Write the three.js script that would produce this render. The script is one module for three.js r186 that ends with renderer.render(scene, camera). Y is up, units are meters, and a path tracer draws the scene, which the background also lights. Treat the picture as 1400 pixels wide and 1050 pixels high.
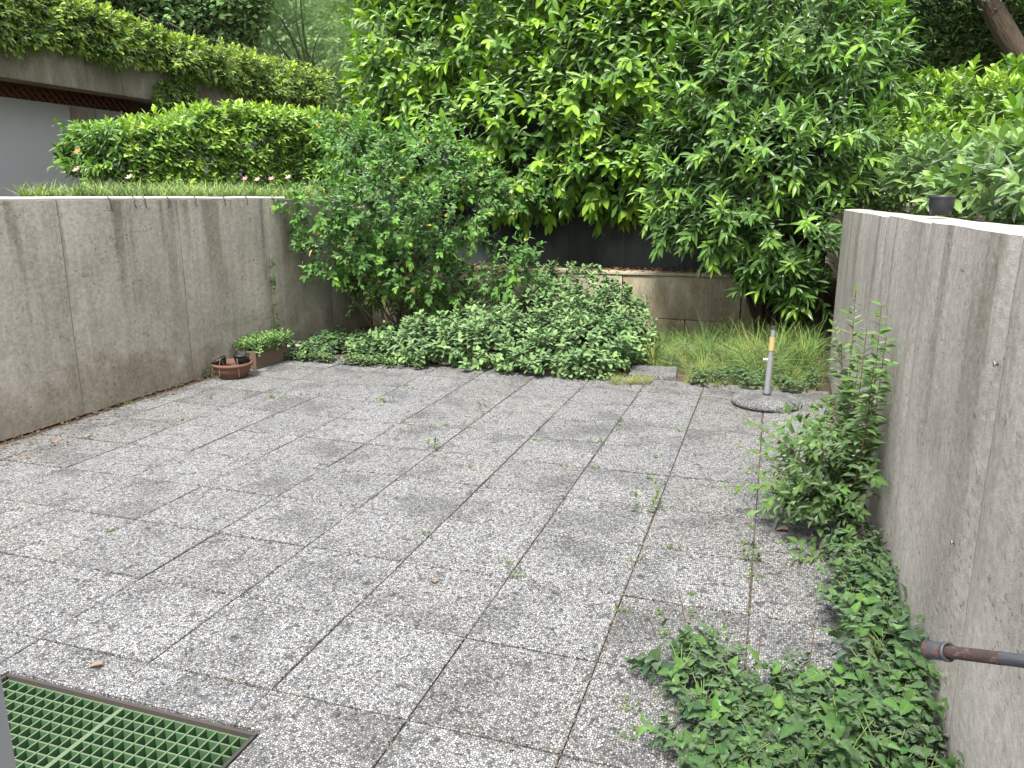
import * as THREE from 'three';
import { mergeGeometries, toCreasedNormals } from 'three/addons/utils/BufferGeometryUtils.js';

// ---------------------------------------------------------------- camera, sky, sun, exposure
const scene = new THREE.Scene();
const EYE = 1.6, FOCAL = 1075, PITCH = 13.4 * Math.PI / 180, YAW = 18.2 * Math.PI / 180;
const camera = new THREE.PerspectiveCamera(2 * Math.atan(525 / FOCAL) * 180 / Math.PI, 4 / 3, 0.05, 400);
camera.rotation.order = 'YXZ';
camera.position.set(0, EYE, 0);
camera.rotation.set(-PITCH, YAW, 0);
scene.add(camera);

function skyTexture() {                                   // bright thin cloud with a little blue, the same all round
  const w = 512, h = 256, d = new Float32Array(w * h * 4);
  for (let j = 0; j < h; j++) for (let i = 0; i < w; i++) {
    const el = (j + 0.5) / h * Math.PI - Math.PI / 2, az = (i + 0.5) / w * Math.PI * 2;
    const up = Math.max(0, Math.sin(el));
    const n = 0.5 + 0.25 * Math.sin(az * 3 + 2 * Math.sin(el * 5)) + 0.25 * Math.sin(az * 7 + 1.3 + 3 * Math.sin(el * 8 + az));
    const cloud = 0.65 + 0.35 * n;
    const L = 0.78 + 0.24 * up;
    const k = (j * w + i) * 4;
    d[k] = L * (0.80 + 0.20 * cloud); d[k + 1] = L * (0.90 + 0.10 * cloud); d[k + 2] = L * 1.06; d[k + 3] = 1;
  }
  const t = new THREE.DataTexture(d, w, h, THREE.RGBAFormat, THREE.FloatType);
  t.mapping = THREE.EquirectangularReflectionMapping; t.magFilter = THREE.LinearFilter; t.needsUpdate = true;
  return t;
}
const sky = skyTexture();
scene.background = sky; scene.environment = sky;
scene.backgroundIntensity = 1; scene.environmentIntensity = 1;
const sun = new THREE.DirectionalLight(new THREE.Color(1, 0.965, 0.90), 3.8);
sun.position.set(-2.4, 17, 6); sun.target.position.set(-2, 0, -6);
sun.castShadow = true; sun.shadow.radius = 22; sun.shadow.mapSize.set(2048, 2048);
Object.assign(sun.shadow.camera, { left: -20, right: 20, top: 20, bottom: -20, near: 1, far: 80 });
scene.add(sun, sun.target);
const renderer = new THREE.WebGLRenderer({ antialias: true });
renderer.toneMapping = THREE.LinearToneMapping;
renderer.toneMappingExposure = 2.6;
renderer.shadowMap.enabled = true;

// ---------------------------------------------------------------- helpers
let seed = 12345;
function rnd() { seed = (seed + 0x6D2B79F5) | 0; let t = Math.imul(seed ^ (seed >>> 15), 1 | seed); t = (t + Math.imul(t ^ (t >>> 7), 61 | t)) ^ t; return ((t ^ (t >>> 14)) >>> 0) / 4294967296; }
const rr = (a, b) => a + (b - a) * rnd();
const V = (x, y, z) => new THREE.Vector3(x, y, z);
const clamp = (x, a = 0, b = 1) => Math.min(b, Math.max(a, x));
const mix = (a, b, t) => a + (b - a) * t;
const sstep = (a, b, x) => { const t = clamp((x - a) / (b - a)); return t * t * (3 - 2 * t); };
const UPV = V(0, 1, 0), CAM = camera.position.clone();

// a pixel of the 1400 x 1050 photograph gives a direction; the plane it meets gives the distance
function pixelRay(px, py) { return V((px - 700) / FOCAL, -(py - 525) / FOCAL, -1).applyEuler(camera.rotation); }
function onY(px, py, y = 0) { const d = pixelRay(px, py); return CAM.clone().addScaledVector(d, (y - EYE) / d.y); }
function onZ(px, py, z) { const d = pixelRay(px, py); return CAM.clone().addScaledVector(d, z / d.z); }
function onX(px, py, x) { const d = pixelRay(px, py); return CAM.clone().addScaledVector(d, x / d.x); }
const inv = new THREE.Quaternion().setFromEuler(camera.rotation).invert();
function toPixel(p) { const q = p.clone().sub(CAM).applyQuaternion(inv); return [700 + FOCAL * q.x / -q.z, 525 - FOCAL * q.y / -q.z, -q.z]; }

const taken = {};
function numbered(name) { const n = taken[name] = (taken[name] ?? -1) + 1; return n ? `${name}_${String(n).padStart(3, '0')}` : name; }
function shadowed(o) { o.castShadow = o.receiveShadow = true; return o; }
function thing(name, label, category, pos = V(0, 0, 0), group, kind) {
  const o = new THREE.Group(); o.name = numbered(name); o.position.copy(pos); scene.add(o);
  o.userData = { label, category }; if (group) o.userData.group = group; if (kind) o.userData.kind = kind;
  return o;
}
function part(name, geo, mat, parent, x = 0, y = 0, z = 0) {
  const m = shadowed(new THREE.Mesh(geo, mat)); m.name = name; m.position.set(x, y, z); parent.add(m); return m;
}
function solo(name, geo, mat, label, category, pos, group, kind) {
  const m = shadowed(new THREE.Mesh(geo, mat)); m.name = numbered(name); if (pos) m.position.copy(pos); scene.add(m);
  m.userData = { label, category }; if (group) m.userData.group = group; if (kind) m.userData.kind = kind; return m;
}
function boxGeo(w, h, d, bevel = 0) {                      // base at y = 0
  if (!bevel) return new THREE.BoxGeometry(w, h, d).translate(0, h / 2, 0);
  const s = new THREE.Shape(); const a = w / 2 - bevel, b = d / 2 - bevel;
  s.moveTo(-a, -b); s.lineTo(a, -b); s.lineTo(a, b); s.lineTo(-a, b); s.closePath();
  const g = new THREE.ExtrudeGeometry(s, { depth: h - 2 * bevel, bevelEnabled: true, bevelSize: bevel, bevelThickness: bevel, bevelSegments: 2, curveSegments: 4 });
  g.rotateX(-Math.PI / 2).translate(0, bevel, 0); return g;
}
function boxUV(g, scale = 1, ox = 0, oy = 0) {             // uv in metres from the face's own plane
  g = g.index ? g.toNonIndexed() : g; const p = g.attributes.position, u = new Float32Array(p.count * 2);
  const a = V(0, 0, 0), b = V(0, 0, 0), c = V(0, 0, 0);
  for (let i = 0; i < p.count; i += 3) {
    a.fromBufferAttribute(p, i); b.fromBufferAttribute(p, i + 1); c.fromBufferAttribute(p, i + 2);
    const n = b.clone().sub(a).cross(c.clone().sub(a)); const ax = Math.abs(n.x), ay = Math.abs(n.y), az = Math.abs(n.z);
    [a, b, c].forEach((q, k) => {
      let s, t; if (ay >= ax && ay >= az) { s = q.x; t = q.z; } else if (ax >= az) { s = q.z; t = q.y; } else { s = q.x; t = q.y; }
      u[(i + k) * 2] = s * scale + ox; u[(i + k) * 2 + 1] = t * scale + oy;
    });
  }
  g.setAttribute('uv', new THREE.BufferAttribute(u, 2)); return g;
}
function tube(points, radius, radial = 6, segs) {
  return new THREE.TubeGeometry(new THREE.CatmullRomCurve3(points), segs ?? points.length * 3, radius, radial, false);
}
function taperTube(points, r0, r1, radial = 5, segs = 8) {
  const g = new THREE.TubeGeometry(new THREE.CatmullRomCurve3(points), segs, 1, radial, false);
  const curve = new THREE.CatmullRomCurve3(points), p = g.attributes.position;
  for (let i = 0; i <= segs; i++) { const c = curve.getPointAt(i / segs), r = mix(r0, r1, i / segs);
    for (let j = 0; j <= radial; j++) { const k = i * (radial + 1) + j; const q = V(p.getX(k), p.getY(k), p.getZ(k)).sub(c).multiplyScalar(r).add(c); p.setXYZ(k, q.x, q.y, q.z); } }
  return g;
}

// ---------------------------------------------------------------- textures
function hash2(x, y, s) { let h = Math.imul(x, 374761393) ^ Math.imul(y, 668265263) ^ Math.imul(s, 1442695041); h = Math.imul(h ^ (h >>> 13), 1274126177); return ((h ^ (h >>> 16)) >>> 0) / 4294967296; }
function vnoise(x, y, px, py, s) {                          // periodic value noise
  const xi = Math.floor(x), yi = Math.floor(y), fx = x - xi, fy = y - yi, u = fx * fx * (3 - 2 * fx), v = fy * fy * (3 - 2 * fy);
  const x0 = ((xi % px) + px) % px, x1 = (x0 + 1) % px, y0 = ((yi % py) + py) % py, y1 = (y0 + 1) % py;
  return mix(mix(hash2(x0, y0, s), hash2(x1, y0, s), u), mix(hash2(x0, y1, s), hash2(x1, y1, s), u), v);
}
function fbm(u, v, fx, fy, s, oct = 4) { let a = 0, w = 0.5, t = 0; for (let o = 0; o < oct; o++) { a += w * vnoise(u * fx, v * fy, fx, fy, s + o); t += w; w *= 0.55; fx *= 2; fy *= 2; } return a / t; }
function makeTex(w, h, fn, srgb = true) {
  const d = new Uint8Array(w * h * 4), o = [0, 0, 0];
  for (let j = 0; j < h; j++) for (let i = 0; i < w; i++) { fn((i + 0.5) / w, (j + 0.5) / h, o, i, j); const k = (j * w + i) * 4; d[k] = clamp(o[0], 0, 255); d[k + 1] = clamp(o[1], 0, 255); d[k + 2] = clamp(o[2], 0, 255); d[k + 3] = 255; }
  const t = new THREE.DataTexture(d, w, h); t.magFilter = THREE.LinearFilter; t.minFilter = THREE.LinearMipmapLinearFilter; t.generateMipmaps = true;
  t.wrapS = t.wrapT = THREE.RepeatWrapping; if (srgb) t.colorSpace = THREE.SRGBColorSpace; t.needsUpdate = true; return t;
}
// washed pebble concrete: 2 m x 2 m, stones of about 8 mm
const PEB = 2048, CELL = 8, NC = PEB / CELL;
const pebbleCol = new Uint8Array(PEB * PEB * 3), pebbleBump = new Uint8Array(PEB * PEB);
(function () {
  const jx = new Float32Array(NC * NC), jy = new Float32Array(NC * NC), tone = new Float32Array(NC * NC), warm = new Float32Array(NC * NC), rad = new Float32Array(NC * NC);
  for (let k = 0; k < NC * NC; k++) { jx[k] = 0.12 + 0.76 * rnd(); jy[k] = 0.12 + 0.76 * rnd(); const t = rnd(); tone[k] = t < 0.14 ? rr(80, 120) : t < 0.50 ? rr(130, 172) : rr(170, 222); warm[k] = rr(-1, 1); rad[k] = rr(0.62, 1.25); }
  for (let y = 0; y < PEB; y++) for (let x = 0; x < PEB; x++) {
    const u = x / CELL, v = y / CELL, cx = Math.floor(u), cy = Math.floor(v);
    let f1 = 9, f2 = 9, id = 0;
    for (let b = -1; b <= 1; b++) for (let a = -1; a <= 1; a++) {
      const k = ((cy + b + NC) % NC) * NC + (cx + a + NC) % NC, dx = cx + a + jx[k] - u, dy = cy + b + jy[k] - v, d = Math.sqrt(dx * dx + dy * dy) / rad[k];
      if (d < f1) { f2 = f1; f1 = d; id = k; } else if (d < f2) f2 = d;
    }
    const edge = sstep(0.05, 0.28, f2 - f1) * sstep(0.95, 0.7, f1);
    const big = fbm(x / PEB, y / PEB, 5, 5, 11, 4), dirt = sstep(0.52, 0.72, fbm(x / PEB, y / PEB, 9, 9, 31, 5)), fine = hash2(x, y, 5);
    const lichen = sstep(0.68, 0.80, fbm(x / PEB, y / PEB, 60, 60, 71, 3));
    let s = tone[id] * (0.88 + 0.20 * big) * (1 - (0.08 + 0.20 * (id % 7) / 7) * dirt) * (1 - 0.35 * lichen) + (fine - 0.5) * 10;
    const c = mix(70 + 26 * big, s, edge), w = warm[id] * 5 * edge, k = (y * PEB + x) * 3;
    pebbleCol[k] = clamp(c + w, 0, 255); pebbleCol[k + 1] = clamp(c, 0, 255); pebbleCol[k + 2] = clamp(c - w - 1, 0, 255);
    pebbleBump[y * PEB + x] = clamp(255 * edge * (1 - 0.45 * f1 * f1), 0, 255);
  }
})();
const slabMap = makeTex(PEB, PEB, (u, v, o, i, j) => { const k = (j * PEB + i) * 3; o[0] = pebbleCol[k]; o[1] = pebbleCol[k + 1]; o[2] = pebbleCol[k + 2]; });
const slabBump = makeTex(PEB, PEB, (u, v, o, i, j) => { o[0] = o[1] = o[2] = pebbleBump[j * PEB + i]; }, false);

// board-marked weathered concrete, 4.84 m x 1.7 m
function concrete(s, warm, streak, pits, dark) {
  const W = 2048, H = 1024, b = new Float32Array(W * H);
  const map = makeTex(W, H, (u, v, o, i, j) => {
    const blot = fbm(u, v, 10, 4, s, 5), fine = fbm(u, v, 220, 90, s + 20, 3), st = fbm(u, v, 160, 2, s + 40, 4), st2 = fbm(u, v, 36, 1, s + 60, 4);
    const drip = sstep(0.55, 0.75, st2) * sstep(0.15, 0.95, v + 0.35 * (st - 0.5));
    const pit = sstep(0.735, 0.80, fbm(u, v, 300, 60, s + 80, 2)) * pits * sstep(0.42, 0.62, fbm(u, v, 14, 6, s + 90, 3));
    const spot = sstep(0.70, 0.76, fbm(u, v, 230, 100, s + 130, 3)) * sstep(0.45, 0.65, fbm(u, v, 12, 5, s + 140, 3));
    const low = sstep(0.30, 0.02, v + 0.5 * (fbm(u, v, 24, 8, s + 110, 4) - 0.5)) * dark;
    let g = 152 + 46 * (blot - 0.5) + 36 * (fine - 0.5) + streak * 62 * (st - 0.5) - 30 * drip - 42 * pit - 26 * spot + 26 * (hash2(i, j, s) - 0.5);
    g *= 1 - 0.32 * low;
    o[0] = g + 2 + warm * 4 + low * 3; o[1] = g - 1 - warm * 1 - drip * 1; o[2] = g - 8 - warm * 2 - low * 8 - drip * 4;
    b[j * W + i] = 150 + 70 * (fine - 0.5) + 26 * (st - 0.5) - 110 * pit - 80 * spot + 40 * (hash2(i, j, s + 1) - 0.5);
  });
  const bump = makeTex(W, H, (u, v, o, i, j) => { o[0] = o[1] = o[2] = b[j * W + i]; }, false);
  return { map, bump };
}
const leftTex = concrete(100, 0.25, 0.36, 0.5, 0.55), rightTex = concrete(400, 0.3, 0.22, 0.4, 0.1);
const soilTex = makeTex(512, 512, (u, v, o, i, j) => { const a = fbm(u, v, 8, 8, 900, 5), f = hash2(i, j, 3), g = 62 + 40 * (a - 0.5) + 34 * (f - 0.5); o[0] = g + 16; o[1] = g + 4; o[2] = g - 12; });
const soilBump = makeTex(512, 512, (u, v, o) => { o[0] = o[1] = o[2] = 255 * fbm(u, v, 30, 30, 950, 4); }, false);
const leafTex = makeTex(64, 128, (u, v, o) => {             // midrib and side veins, slightly paler than the blade
  const x = Math.abs(u - 0.5) * 2, rib = Math.exp(-((x / 0.07) ** 2)), t = (v * 9 - x * 1.6) % 1, vein = Math.exp(-((((t + 1) % 1 - 0.5) / 0.10) ** 2)) * (1 - x) * 0.5;
  const n = fbm(u, v, 8, 16, 77, 3); const g = 214 + 30 * (n - 0.5); o[0] = g + 40 * rib + 18 * vein; o[1] = g + 36 * rib + 16 * vein; o[2] = g + 24 * rib + 8 * vein; });
const leafBump = makeTex(64, 128, (u, v, o) => { const x = Math.abs(u - 0.5) * 2, t = (v * 9 - x * 1.6) % 1; o[0] = o[1] = o[2] = 128 - 90 * Math.exp(-((x / 0.08) ** 2)) - 80 * Math.exp(-((((t + 1) % 1 - 0.5) / 0.13) ** 2)); }, false);

function std(color, roughness = 0.9, extra = {}) { return new THREE.MeshStandardMaterial({ color: Array.isArray(color) ? new THREE.Color().setRGB(...color) : color, roughness, ...extra }); }
const M = {
  soil: std(0xffffff, 1, { map: soilTex, bumpMap: soilBump, bumpScale: 0.012 }),
  slab: [0.525, 0.545, 0.56, 0.51, 0.57].map((k, i) => std([k, k * (i % 2 ? 0.985 : 0.995), k * (i % 2 ? 0.97 : 1.0)], 0.92, { map: slabMap, bumpMap: slabBump, bumpScale: 0.003 })),
  left: std([0.94, 0.91, 0.84], 0.95, { map: leftTex.map, bumpMap: leftTex.bump, bumpScale: 0.005 }),
  right: std([1.0, 0.985, 0.965], 0.95, { map: rightTex.map, bumpMap: rightTex.bump, bumpScale: 0.005 }),
  backWall: std([1.0, 0.93, 0.74], 0.95, { map: leftTex.map, bumpMap: leftTex.bump, bumpScale: 0.006 }),
  fascia: std([0.62, 0.62, 0.57], 0.95, { map: leftTex.map, bumpMap: leftTex.bump, bumpScale: 0.006 }),
  panel: std(0xffffff, 0.85, { map: makeTex(1024, 512, (u, v, o, i, j) => { const a = sstep(0.42, 0.62, fbm(u, v, 6, 4, 610, 5)), st = fbm(u, v, 60, 3, 640, 4), g = 38 + 26 * a + 22 * (st - 0.5) + 8 * (hash2(i, j, 6) - 0.5); o[0] = g - 6; o[1] = g; o[2] = g - 2; }), bumpMap: leftTex.bump, bumpScale: 0.004 }),
  grey: std([0.30, 0.31, 0.31], 0.7), doorGrey: std([0.22, 0.23, 0.235], 0.45),
  lattice: std([0.11, 0.035, 0.022], 0.85), blackPlastic: std([0.008, 0.0085, 0.01], 0.5),
  white: std([0.62, 0.62, 0.60], 0.6), steel: std([0.24, 0.245, 0.25], 0.55, { metalness: 0.35 }), rust: std(0xffffff, 0.75, { map: makeTex(256, 256, (u, v, o, i, j) => { const a = fbm(u, v, 8, 5, 710, 4), b = sstep(0.62, 0.74, fbm(u, v, 16, 10, 730, 3)); o[0] = mix(mix(38, 66, a), 110, b * 0.4); o[1] = mix(mix(32, 40, a), 98, b * 0.4); o[2] = mix(mix(31, 34, a), 92, b * 0.4); }), bumpMap: soilBump, bumpScale: 0.001 }),
  pipeGrey: std(0xffffff, 0.55, { map: makeTex(256, 256, (u, v, o) => { const a = fbm(u, v, 8, 8, 810, 5), b = sstep(0.6, 0.72, fbm(u, v, 14, 14, 830, 3)), g = 34 + 34 * a; o[0] = mix(g, 84, b); o[1] = mix(g + 3, 58, b); o[2] = mix(g + 8, 46, b); }) }), tape: std([0.36, 0.28, 0.11], 0.7), terracotta: std([0.12, 0.055, 0.036], 0.8, { bumpMap: soilBump, bumpScale: 0.001 }),
  planter: std([0.10, 0.065, 0.042], 0.85, { bumpMap: soilBump, bumpScale: 0.002 }), tileEdge: std([0.30, 0.26, 0.22], 0.9, { bumpMap: soilBump, bumpScale: 0.002 }),
  grate: std([0.034, 0.088, 0.032], 0.7), grateTop: std([0.09, 0.12, 0.065], 0.9), frame: std([0.035, 0.030, 0.026], 0.8),
  bark: std([0.52, 0.50, 0.46], 0.95, { map: soilTex, bumpMap: soilBump, bumpScale: 0.02 }), twig: std([0.10, 0.085, 0.05], 0.9), greenStem: std([0.10, 0.16, 0.04], 0.8), redStem: std([0.12, 0.07, 0.04], 0.8),
  litter: std(0xffffff, 0.95, { side: THREE.DoubleSide }), dryLeaf: std([0.17, 0.115, 0.075], 0.9, { side: THREE.DoubleSide }), pink: std([0.55, 0.22, 0.27], 0.7, { side: THREE.DoubleSide }), palePink: std([0.6, 0.38, 0.34], 0.7, { side: THREE.DoubleSide }), orangeBloom: std([0.55, 0.14, 0.08], 0.7, { side: THREE.DoubleSide }),
};

// ---------------------------------------------------------------- ground and terraces
const GX0 = -2.41, GX1 = -1.40, GZ0 = -1.75, GZ1 = -1.10;   // pit of the grating
const LX = -4.85, RX = 0.55;
{
  const s = new THREE.Shape(); s.moveTo(-150, -150); s.lineTo(150, -150); s.lineTo(150, 150); s.lineTo(-150, 150); s.closePath();
  const h = new THREE.Path(); h.moveTo(GX0, -GZ0); h.lineTo(GX1, -GZ0); h.lineTo(GX1, -GZ1); h.lineTo(GX0, -GZ1); h.closePath(); s.holes.push(h);
  const g = new THREE.ShapeGeometry(s).rotateX(-Math.PI / 2);
  const o = shadowed(new THREE.Mesh(g, M.soil)); o.name = 'ground'; o.position.y = -0.016; o.userData = { label: 'dark brown soil ground under the slabs and the beds', category: 'ground', kind: 'structure' }; scene.add(o);
}
function terrace(name, label, x0, x1, z0, z1, y) {
  const o = solo(name, boxUV(boxGeo(x1 - x0, y - 0.02, z1 - z0)), M.soil, label, 'ground', V((x0 + x1) / 2, 0, (z0 + z1) / 2), undefined, 'structure'); return o;
}
terrace('upper_terrain', 'raised garden soil behind the long stained concrete wall', -40, LX - 0.2, -40, 8, 1.56);
terrace('side_terrain', 'raised garden soil behind the pinkish concrete wall', RX + 0.22, 30, -40, 6, 1.42);
terrace('rear_terrain', 'planted soil terrace behind the low rear wall', LX - 0.19, RX + 0.21, -40, -9.24, 0.74);

// ---------------------------------------------------------------- patio of washed pebble slabs
const patio = thing('patio', 'patio of square washed pebble concrete slabs with weedy joints', 'patio', V(0, 0, 0), undefined, 'structure');
function slab(pts) {                                        // corners in plan, x and z
  const s = new THREE.Shape(); pts.forEach(([x, z], i) => i ? s.lineTo(x, -z) : s.moveTo(x, -z)); s.closePath();
  const g = new THREE.ExtrudeGeometry(s, { depth: 0.034, bevelEnabled: true, bevelSize: 0.003, bevelOffset: -0.003, bevelThickness: 0.003, bevelSegments: 1 });
  g.rotateX(-Math.PI / 2); const cx = pts.reduce((a, p) => a + p[0], 0) / pts.length, cz = pts.reduce((a, p) => a + p[1], 0) / pts.length;
  const uv = g.attributes.uv, q = Math.floor(rnd() * 4), ox = rnd(), oy = rnd();
  for (let i = 0; i < uv.count; i++) { let a = uv.getX(i) / 2.15, b = uv.getY(i) / 2.15; if (q & 1) [a, b] = [b, -a]; if (q & 2) { a = -a; b = -b; } uv.setXY(i, a + ox, b + oy); }
  g.translate(-cx, -0.037, -cz);
  const m = part('paving_slab', g, M.slab[Math.floor(rnd() * M.slab.length)], patio, cx, rr(-0.002, 0.002), cz);
  m.rotation.set(rr(-0.005, 0.005), rr(-0.003, 0.003), rr(-0.005, 0.005)); return m;
}
{
  const xs = []; for (let k = -9; k <= 1; k++) xs.push(0.012 + 0.5 * k); // joints
  const cols = [[LX + 0.09, xs[0]], ...xs.slice(0, -1).map((x, i) => [x, xs[i + 1]])];
  cols[cols.length - 1][1] = RX - 0.02;
  for (const [x0, x1] of cols) for (let k = -3; k < 13; k++) {
    const z0 = -0.45 - 0.5 * (k + 1), z1 = -0.45 - 0.5 * k;
    
    const e = (l, h) => rr(l, h), r = () => rr(-0.0014, 0.0014), a = e(0.0022, 0.0036), b = e(0.0022, 0.0036), c = e(0.0038, 0.0058), d = e(0.0038, 0.0058);
    let X0 = x0 + a, X1 = x1 - b, Z0 = z0 + c, Z1 = z1 - d;
    if (x1 > GX0 && x0 < GX1 && z1 > GZ0 && z0 < GZ1) {     // cut round the grating
      const gx0 = GX0 - 0.012, gx1 = GX1 + 0.012, gz0 = GZ0 - 0.012, gz1 = GZ1 + 0.012;
      const inL = X0 >= gx0, inR = X1 <= gx1, far = Z0 < gz0, near = Z1 > gz1;
      if (!far && !near) { if (!inL) slab([[X0, Z0], [gx0, Z0], [gx0, Z1], [X0, Z1]]); else if (!inR) slab([[gx1, Z0], [X1, Z0], [X1, Z1], [gx1, Z1]]); continue; }
      if (far) { if (inL && inR) slab([[X0, Z0], [X1, Z0], [X1, gz0], [X0, gz0]]);
        else if (!inL) slab([[X0, Z0], [X1, Z0], [X1, gz0], [gx0, gz0], [gx0, Z1], [X0, Z1]]);
        else slab([[X0, Z0], [X1, Z0], [X1, Z1], [gx1, Z1], [gx1, gz0], [X0, gz0]]); continue; }
      if (inL && inR) slab([[X0, gz1], [X1, gz1], [X1, Z1], [X0, Z1]]);
      else if (!inL) slab([[X0, Z0], [gx0, Z0], [gx0, gz1], [X1, gz1], [X1, Z1], [X0, Z1]]);
      else slab([[gx1, Z0], [X1, Z0], [X1, Z1], [X0, Z1], [X0, gz1], [gx1, gz1]]);
      continue;
    }
    slab([[X0 + r(), Z0 + r()], [X1 + r(), Z0 + r()], [X1 + r(), Z1 + r()], [X0 + r(), Z1 + r()]]);
  }
}
{ // one slab that lies loose in the bed
  const p = onY(893, 512); const g = boxUV(boxGeo(0.42, 0.05, 0.42, 0.004), 0.5, 0.3, 0.6);
  const o = solo('loose_slab', g, M.slab[3], 'single pebble slab lying loose between sage bush and grass', 'slab', V(p.x, -0.012, p.z)); o.rotation.y = 0.1;
}

// ---------------------------------------------------------------- grating
{
  const w = GX1 - GX0, d = GZ1 - GZ0, cx = (GX0 + GX1) / 2, cz = (GZ0 + GZ1) / 2;
  const pit = thing('drain_pit', 'dark light well under the green grating', 'pit', V(cx, -0.6, cz), undefined, 'structure');
  part('floor', boxUV(boxGeo(w, 0.02, d), 0.4), M.left, pit, 0, -0.02, 0);
  for (const s of [-1, 1]) { part('side_wall', boxUV(boxGeo(0.02, 0.55, d), 0.4), M.left, pit, s * (w / 2 + 0.01), 0, 0); part('side_wall', boxUV(boxGeo(w + 0.04, 0.55, 0.02), 0.4), M.left, pit, 0, 0, s * (d / 2 + 0.011)); }
  const gr = thing('floor_grating', 'green moulded grid grating set into the pebble slabs', 'grating', V(cx, -0.060, cz));
  const fr = (ww, dd, x, z) => part('frame', boxGeo(ww, 0.064, dd), M.frame, gr, x, -0.008, z);
  fr(w, 0.012, 0, -d / 2 + 0.004); fr(w, 0.012, 0, d / 2 - 0.004); fr(0.012, d - 0.03, -w / 2 + 0.004, 0); fr(0.012, d - 0.03, w / 2 - 0.004, 0);
  const p = 0.042, nx = Math.round((w - 0.02) / p), nz = Math.round((d - 0.02) / p), bh = 0.042;
  const mats = [M.grate, M.grate, M.grateTop, M.grate, M.grate, M.grate];
  const barZ = boxGeo(0.005, bh, d - 0.022), wide = boxGeo(0.016, bh, d - 0.022), barX = boxGeo(w - 0.022, bh - 0.0015, 0.005);
  for (let i = 0; i <= nx; i++) part('grating_bar', i === 12 ? wide : barZ, mats, gr, -(w - 0.022) / 2 + 0.003 + i * (w - 0.028) / nx, 0, 0);
  for (let j = 0; j <= nz; j++) part('grating_bar', barX, mats, gr, 0, 0, -(d - 0.022) / 2 + 0.003 + j * (d - 0.028) / nz);
}

// ---------------------------------------------------------------- concrete walls
function wallPanel(len, h, th, wob, uo, su = 1 / 4.84, sv = 1 / 1.7) {   // along z from 0 to -len, face at x = 0 towards +x * th sign
  const n = 14, m = 10, geo = new THREE.BoxGeometry(th, h, len, 3, m, n).translate(0, h / 2, 0); const p = geo.attributes.position;
  for (let i = 0; i < p.count; i++) {
    let x = p.getX(i), y = p.getY(i), z = p.getZ(i);
    const top = y > h - 1e-4, edge = Math.abs(Math.abs(z) - len / 2) < 1e-4;
    if (top) { y += wob * (fbm((z + uo * 3 + 50) / 100, 0.3, 130, 4, 7, 3) - 0.5) * 2; if (Math.abs(Math.abs(x) - th / 2) < 1e-4) { y -= wob * 0.6; x *= 0.96; } }
    else x += (fbm((z + uo * 3 + 50) / 100, y / 10, 160, 24, 9, 2) - 0.5) * 0.006 * (Math.abs(Math.abs(x) - th / 2) < 1e-4 ? 1 : 0);
    if (edge && Math.abs(Math.abs(x) - th / 2) < 0.01) x -= Math.sign(x) * 0.009;
    p.setXYZ(i, x, y, z);
  }
  geo.computeVertexNormals();
  const g = toCreasedNormals(geo, 0.7), q = g.attributes.position, u = g.attributes.uv, nn = g.attributes.normal;
  for (let i = 0; i < q.count; i++) { if (Math.abs(nn.getX(i)) > 0.6 || Math.abs(nn.getY(i)) <= 0.6 && Math.abs(nn.getX(i)) > 0.5) u.setXY(i, (q.getZ(i) + uo) * su, q.getY(i) * sv); else if (Math.abs(nn.getY(i)) > 0.6) u.setXY(i, (q.getZ(i) + uo) * su, (q.getX(i) + 0.9) * sv); else u.setXY(i, (q.getX(i) + uo) * su, q.getY(i) * sv); }
  return g;
}
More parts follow.
